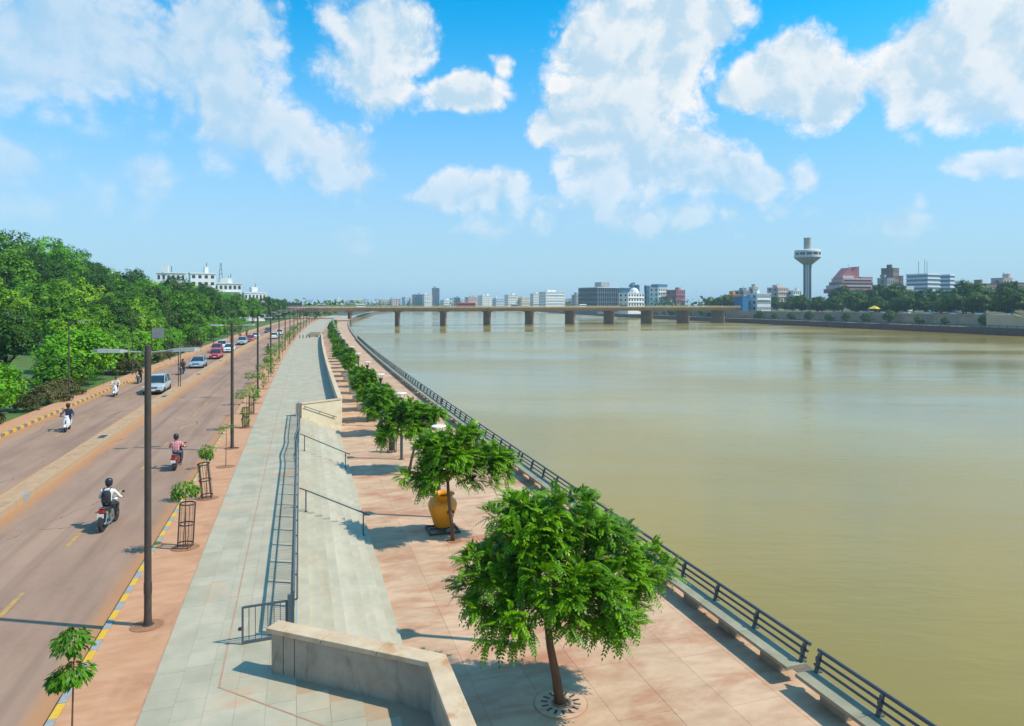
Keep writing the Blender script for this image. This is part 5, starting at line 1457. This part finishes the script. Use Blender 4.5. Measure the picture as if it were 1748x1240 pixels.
def building(label, px0, px1, ytop, d, wall='white', floors=4, bays=4, dep=14, single=False, face=None, z0=None, roofbits=2, style='win', name='building', win='win'):
    """block between two sight lines at depth d; every storey has set-in windows or bands on the two faces that can be seen"""
    global bcount
    bcount += 1
    rr = random.Random(bcount * 13)
    x, y = at((px0 + px1) / 2, d)
    w = (px1 - px0) / 1165 * d
    zt = zat(ytop, d); zb = z0 if z0 is not None else 2.0
    rz = -TH + R(rr.uniform(20, 36)) if face is None else face
    dep = min(dep, w * .75); an = rz + TH
    w = (w - dep * math.sin(an)) / math.cos(an)
    H = zt - zb; fh = H / floors
    o = empty(name, (x, y, zb), rz, label, 'building')
    MB().box((0, 0, H / 2 - 1), (w, dep, H + 2)).build('wall', BMt[wall], o)
    MB().box((0, 0, H + .15), (w + .5, dep + .5, .5)).build('roof_parapet', BMt['slab' if wall in ('pale', 'steel', 'blue') else wall], o)
    if style == 'win':
        ww = w / bays * (.5 if single else .42); wh = fh * (.45 if single else .36)
        far = MB()
        for f_ in range(floors):
            z = (f_ + .55) * fh
            for b in range(bays):
                xx = -w / 2 + (b + .5) * w / bays
                if single: link('window', win_mesh(ww, wh, win), o, (xx, -dep / 2 - .0, z))
                else: far.box((xx, -dep / 2, z), (ww, .12, wh))
            for b in range(max(1, int(dep / 5))):
                yy = -dep / 2 + (b + .5) * dep / max(1, int(dep / 5))
                for s in (-1, 1): far.box((s * w / 2, yy, z), (.12, 2.2, wh))
        if far.v:
            tag(far.build('far_windows', BMt[win], o), kind='stuff')
        for f_ in range(1, floors):
            if rr.random() < .55: MB().box((0, -dep / 2 - .3, f_ * fh), (w * .9, .6, .18)).build('sunshade', BMt[wall], o)
    elif style == 'band':
        for f_ in range(floors):
            z = (f_ + .5) * fh
            MB().box((0, 0, z), (w + .1, dep + .1, fh * .5)).build('window_band', BMt[win], o)
            MB().box((0, 0, z + fh * .42), (w + .9, dep + .9, fh * .28)).build('floor_slab', BMt['slab'], o)
    elif style == 'fins':
        for f_ in range(floors):
            MB().box((0, 0, (f_ + .5) * fh), (w + .1, dep + .1, fh * .74)).build('window_band', BMt[win], o)
        n = bays
        for b in range(n + 1):
            MB().box((-w / 2 + b * w / n, -dep / 2 - .25, H / 2), (.6, .6, H)).build('column', BMt[wall], o)
    for i in range(roofbits):
        a = rr.uniform(-.3, .3) * w; s = rr.uniform(.14, .3) * w
        MB().box((a, rr.uniform(-2, 2), H + .4 + rr.uniform(.8, 1.6)), (s, 4, rr.uniform(2, 3.4))).build('roof_cabin', BMt[wall], o)
        t = MB().tube([(a * .5 + 1, 0, H + .4), (a * .5 + 1, 0, H + rr.uniform(2.5, 5))], .12, 5).build('aerial', M['trim'], o)
    return o
# on the rise at the left, above the park trees
building('white rooftop block at the top of the park, leftmost of the white buildings', 267, 318, 467, 262, 'white', 4, 6, 6, True, z0=6, roofbits=1)
building('taller white apartment block with dark windows behind the park trees', 322, 368, 468, 290, 'white', 6, 4, 6, True, z0=4, roofbits=1)
o = building('long low white building with a lattice mast, right of the apartment block', 364, 414, 485, 310, 'white', 4, 6, 7, True, z0=3)
m_ = MB()
for sx in (-1, 1):
    for sy in (-1, 1): m_.tube([(sx * .9 - 3, sy * .9, 14), (-3 + sx * .15, sy * .15, 24)], .1, 4)
for z in (15, 17, 19, 21): m_.box((-3, 0, z), (1.9 - (z - 14) * .15, 1.9 - (z - 14) * .15, .16))
m_.build('lattice_mast', M['trim'], o)
building('flat white building nearest to the bridge end behind the trees', 411, 454, 501, 340, 'white', 3, 6, 7, True, z0=2)
# skyline beyond the bridge
sky_ = [(556, 572, 516, 1500, 'pale', 3, 'small pale blue block at the left end of the far skyline'), (570, 586, 511, 1450, 'white', 5, 'small white block next to the pale blue one on the far skyline'), (595, 621, 513, 1400, 'cream', 4, 'low cream block above the first river pier'),
        (633, 641, 514, 1500, 'white', 4, 'tiny white block between two cream blocks on the far skyline'), (646, 664, 513, 1350, 'cream', 4, 'cream block left of the blue glass building'), (664, 682, 511, 1350, 'rosel', 5, 'pinkish white block beside the cream block'),
        (686, 701, 508, 1300, 'pale', 6, 'pale bluish office left of the blue glass building'), (703, 721, 503, 1300, 'blue', 7, 'blue glass office building left of the tall tower'), (720, 738, 503, 1280, 'white', 7, 'white apartment block touching the tall grey tower'),
        (737, 750, 492, 1320, 'steel', 12, 'tall slim grey-blue tower, highest on the far skyline'), (751, 772, 513, 1400, 'white', 3, 'low white block right of the tall tower'), (774, 785, 508, 1350, 'blue', 5, 'narrow blue block right of the tall tower'), (785, 793, 514, 1300, 'pale', 3, 'small pale block beside the narrow blue block'),
        (793, 817, 508, 1250, 'rosel', 5, 'pinkish apartment block left of bridge middle'), (816, 840, 505, 1200, 'white', 6, 'white apartment block with dark window rows left of bridge middle'), (841, 861, 510, 1300, 'pale', 4, 'bluish block between two white apartment blocks'), (861, 884, 504, 1150, 'white', 6, 'white block with flat roofline near the bridge middle'),
        (883, 904, 509, 1150, 'cream', 4, 'lower cream wing right of the flat-roofed white block'), (905, 921, 502, 1000, 'white', 6, 'narrow white building with vertical strips'), (920, 964, 499, 980, 'white', 6, 'wide white building in front of green trees'), (976, 993, 504, 900, 'grey', 5, 'grey block left of the dark columned building')]
for a, b_, yt, d_, wl, fl, lab in sky_:
    building(lab, a, b_, yt, d_, wl, fl, max(3, int((b_ - a) / 4)), 18, False, style='fins' if wl in ('blue', 'steel') else 'win', roofbits=1 + (b_ > 800))
rr2 = random.Random(6)
for i in range(30):                   # a lower, paler second layer of town
    p0 = 548 + i * 14.5 + rr2.uniform(-4, 4); p1 = p0 + rr2.uniform(9, 19)
    building('low pale block in the hazy distance behind the bridge', p0, p1, rr2.uniform(509, 517), rr2.uniform(1500, 2100), rr2.choice(['white', 'cream', 'pale', 'white', 'rosel']), rr2.randint(3, 5), 4, 18, False, roofbits=1)['group'] = 'hazy low blocks of the far town'
b1 = building('large dark blue-grey columned office building behind the bridge', 988, 1056, 492, 620, 'steel', 5, 10, 26, True, style='fins', roofbits=0)
MB().box((6, 2, zat(488, 620) - 2 + 1.2), (10, 9, 4)).build('roof_cabin', BMt['grey'], b1)
building('blue-roofed block right of the columned office', 1054, 1076, 492, 720, 'blue', 5, 5, 14, False, roofbits=0)
bb = building('rounded blue roof block behind the white domed house', 1074, 1091, 487, 730, 'blue', 6, 4, 12, False, roofbits=0)
MB().ball((0, 0, zat(487, 730) - 2), (5.0, 5.0, 3.0)).build('dome', BMt['blue'], bb)
wh_ = building('white house with domed roof among trees right of the columned office', 1056, 1100, 501, 600, 'white', 4, 6, 12, True, roofbits=0)
MB().ball((3, 0, zat(501, 600) - 2), (4.5, 4.5, 5.0)).build('dome', BMt['white'], wh_)
building('narrow blue tower with white base right of the domed house', 1100, 1110, 488, 720, 'blue', 5, 3, 10, False, roofbits=0)
bw = building('white block with a dark blue top storey', 1109, 1139, 492, 690, 'white', 5, 5, 13, True, roofbits=0)
MB().box((1, 0, zat(490, 690) - 2 + 1), (13, 10, 3.0)).build('top_storey', BMt['blue'], bw)
building('rose pink block at the end of the white and blue group', 1138, 1169, 496, 680, 'pink', 4, 5, 13, True, roofbits=1)
building('orange building at the right end of the bridge', 1243, 1262, 504, 520, 'orange', 3, 3, 10, True, roofbits=1, z0=3)
building('bright blue hoarding-clad block beside the orange building', 1254, 1278, 507, 500, 'bluep', 1, 1, 8, True, style='none', roofbits=0, z0=3)
building('white three-storey building with rows of arched openings', 1276, 1313, 502, 505, 'white', 3, 7, 12, True, roofbits=1, z0=3)
building('grey roof block behind the orange building', 1256, 1282, 497, 600, 'grey', 4, 4, 12, False, roofbits=2, z0=3)
building('cream water-tank block behind the white arched building', 1279, 1293, 491, 600, 'cream', 4, 3, 12, False, roofbits=1, z0=3)
building('pinkish white apartments left of the tall tower', 1310, 1346, 492, 640, 'rosel', 5, 6, 12, True, roofbits=3, z0=3)
building('white block just left of the tall tower shaft', 1344, 1366, 497, 640, 'white', 4, 4, 12, True, roofbits=1, z0=3)
# revolving tower
td = 600
tx, ty = at(1378.5, td)
tw = empty('observation_tower', (tx, ty, 2), 0, 'tall concrete observation tower with round saucer restaurant on a slim shaft', 'tower')
def tz(yp): return zat(yp, td) - 2
sp_ = td / 1165
MB().lathe([(6.0 * sp_ * 1.0, -2), (6.2 * sp_, tz(452))], n=24).build('shaft', BMt['tower'], tw, 40)
for i in range(12):
    a = i * math.pi / 6
    MB().box((6.3 * sp_ * math.cos(a), 6.3 * sp_ * math.sin(a), tz(452) / 2), (.5, .9, tz(452)), a).build('rib', BMt['towerl'] if i % 3 else BMt['win'], tw)
MB().lathe([(6.2 * sp_, tz(453)), (19.5 * sp_, tz(442)), (21 * sp_, tz(440.5)), (21 * sp_, tz(439))], n=36).build('cone', BMt['tower'], tw, 40)
MB().lathe([(20.6 * sp_, tz(440.6)), (21.4 * sp_, tz(440)), (21.4 * sp_, tz(436.6)), (20.8 * sp_, tz(436.4))], n=36).build('lower_band', BMt['towerl'], tw, 40)
MB().lathe([(20.6 * sp_, tz(436.5)), (20.6 * sp_, tz(431.5))], n=36).build('window_ring', BMt['win'], tw, 40)
for i in range(12):
    a = i * math.pi / 6 + .2
    MB().box((20.7 * sp_ * math.cos(a), 20.7 * sp_ * math.sin(a), tz(434)), (.3, .9, 2.7), a).build('mullion', BMt['towerl'], tw)
MB().lathe([(20.9 * sp_, tz(431.6)), (21.3 * sp_, tz(431)), (20.5 * sp_, tz(428)), (17 * sp_, tz(426.5)), (6 * sp_, tz(425.8))], n=36).build('roof', BMt['towerl'], tw, 40)
MB().lathe([(6.0 * sp_, tz(426.2)), (5.9 * sp_, tz(408)), (6.3 * sp_, tz(407.8)), (6.3 * sp_, tz(406.5))], n=24).build('core', BMt['tower'], tw, 40)
# stepped rose building
pd = 520
pxm = 1450; x_, y_ = at(pxm, pd); q = pd / 1165
rb = empty('stepped_building', (x_, y_, 2), -TH + R(14), 'rose-red stepped pyramid-like building with two sloping peaks', 'building')
def pz(yp): return zat(yp, pd) - 2
lv = [(-37, 34, 500, 494, 'pink', 16), (-33, 30, 493.5, 487.5, 'rosel', 15), (-28, 34, 487, 482, 'pink', 14), (-24, 33, 481.5, 476, 'rosel', 13)]
for a, b_, y0, y1, mt, dp in lv:
    MB().span((a * q, -dp / 2, pz(y0) - .5), (b_ * q, dp / 2, pz(y1))).build('terrace', BMt[mt], rb)
    MB().span((a * q * .96, -dp / 2 - .06, pz(y0) + .1), (b_ * q * .96, -dp / 2 + .2, pz(y1) - 1.0)).build('window_band', BMt['win'], rb)
MB().loft([[(x * q, yy, pz(z)) for x, z in ((-27, 476), (12, 476), (12, 455.5), (8, 456), (0, 464.5), (-3.5, 464), (-3.5, 457.5), (-9, 458), (-18, 467))] for yy in (-4, 4)]).build('sloping_roof', BMt['pink'], rb)
MB().span((-22 * q, -4.6, pz(475.5)), (0, -3.9, pz(471.5))).build('balcony', BMt['rosel'], rb)
MB().span((12.2 * q, -6, pz(500)), (35 * q, 6, pz(473.5))).build('side_wing', BMt['pink'], rb)
for i in range(4):
    for j in range(3): link('window', win_mesh(1.2, 1.5, 'win'), rb, ((17 + i * 5) * q, -6.02, pz(494 - j * 7)))
MB().tube([(-1, 0, pz(466)), (-1, 0, pz(451))], .1, 5).build('aerial', M['trim'], rb)
building('pale block beside the rose-red stepped building', 1484, 1506, 488, 540, 'rosel', 3, 5, 12, True, roofbits=0, z0=3)
bt = building('brown stone tower block with stepped sides and an aerial', 1506, 1533, 459, 560, 'brown', 7, 3, 12, True, roofbits=1, z0=3)
building('lower brown wing beside the brown tower block', 1530, 1541, 472, 562, 'brown', 5, 2, 12, True, roofbits=0, z0=3)
building('grey terrace block in front of the brown tower block', 1500, 1524, 476, 530, 'grey', 4, 4, 10, True, roofbits=1, z0=3)
building('low white terrace building below the brown tower block', 1528, 1557, 490, 500, 'white', 3, 6, 10, True, roofbits=0, z0=3)
gb = building('wide glass office with white floor bands and three masts', 1552, 1600, 469, 540, 'pale', 9, 8, 20, True, style='band', roofbits=0, z0=3, win='steel')
for x in (-6, 2, 5):
    MB().tube([(x, 0, zat(469, 540) - 3), (x, 0, zat(441 + abs(x), 540) - 3)], .16, 5).build('mast', M['trim'], gb)
building('right wing of the glass office with white floor bands', 1602, 1628, 470, 560, 'pale', 9, 5, 18, True, style='band', roofbits=0, z0=3, win='steel')
building('brown long low building left of the pinkish roof cabin', 1644, 1698, 486, 430, 'brown', 3, 9, 14, True, roofbits=1, z0=3)
building('dark brown building with pinkish roof cabin at the right edge', 1694, 1760, 484, 440, 'brown', 3, 9, 14, True, roofbits=0, z0=3)
building('pinkish roof cabin block rising behind the brown buildings', 1696, 1724, 476, 452, 'rosel', 4, 3, 10, True, roofbits=1, z0=3)
# parked cars along the top of the far wall
cb = [(1540, 560), (1552, 560), (1590, 555), (1598, 555), (1622, 550), (1630, 550), (1352, 600)]
for i, (p_, d_) in enumerate(cb):
    v = 300 - i * 14
    src = None
    x = C(290, v, 3.5)
    o = empty('parked_car', x, head(v), 'white car parked on the opposite bank above the embankment wall', 'car', 'white cars parked on the opposite bank')
    MB().loft([[(s * .85 * f, y, z) for s, z in ((-1, .3), (-1, .9), (1, .9), (1, .3))] for y, f in ((-2.1, .9), (-1.8, 1), (1.8, 1), (2.1, .9))]).build('body', PT['white'], o)
    MB().loft([[(s * .8, y, .9), (s * .65, y * .62, 1.45), (-s * .65, y * .62, 1.45), (-s * .8, y, .9)] for s in (1,) for y in (-1.5, 1.3)]).build('windows', M['glass'], o)
    for sx in (-1, 1):
        for sy in (-1.3, 1.3): MB().lathe([(.3, -.1), (.32, 0), (.3, .1)], n=12, axis='x').build('wheel', M['tyre'], o, loc=(sx * .75, sy, .32))
M['yel_tent'] = mat('yellow_tent_cloth', (.72, .55, .04), None, rough=.8)
yt = empty('tent', C(290, 293, 3.5), .3, 'bright yellow canopy on the opposite bank among the trees', 'tent')
MB().loft([[(x * f, y * f, z) for x, y in ((-3, -2.4), (3, -2.4), (3, 2.4), (-3, 2.4))] for f, z in ((1, 2.3), (.97, 2.6), (.12, 4.2))]).build('canopy', M['yel_tent'], yt)
for sx in (-2.8, 2.8):
    for sy in (-2.2, 2.2): MB().tube([(sx, sy, 0), (sx, sy, 2.4)], .06, 6).build('pole', M['trim'], yt)
# far lamps
for i in range(7):
    v = 170 + i * 34
    o = link('far_lamp', blp, None, C(288, v, 3.5), R(90), (1, 1, 1.2)); tag(o, 'slim lamp post on top of the opposite embankment', 'lamp post', 'lamp posts on the opposite bank')

# ================================================================== haze
k = MB(); k.span((-4300, -400, -7.4), (6000, 5800, 78))
hz = k.build('haze', None and [] or [], None)
hm = bpy.data.materials.new('thin_blue_haze'); hm.use_nodes = True
ht = hm.node_tree; ht.nodes.clear()
pv = nd(ht, 'ShaderNodeVolumePrincipled', {'Color': (.66, .86, 1.0, 1), 'Density': .00021, 'Anisotropy': .0})
ho = nd(ht, 'ShaderNodeOutputMaterial', {'Volume': pv.outputs[0]})
hz.data.materials.append(hm)
tag(hz, kind='stuff')
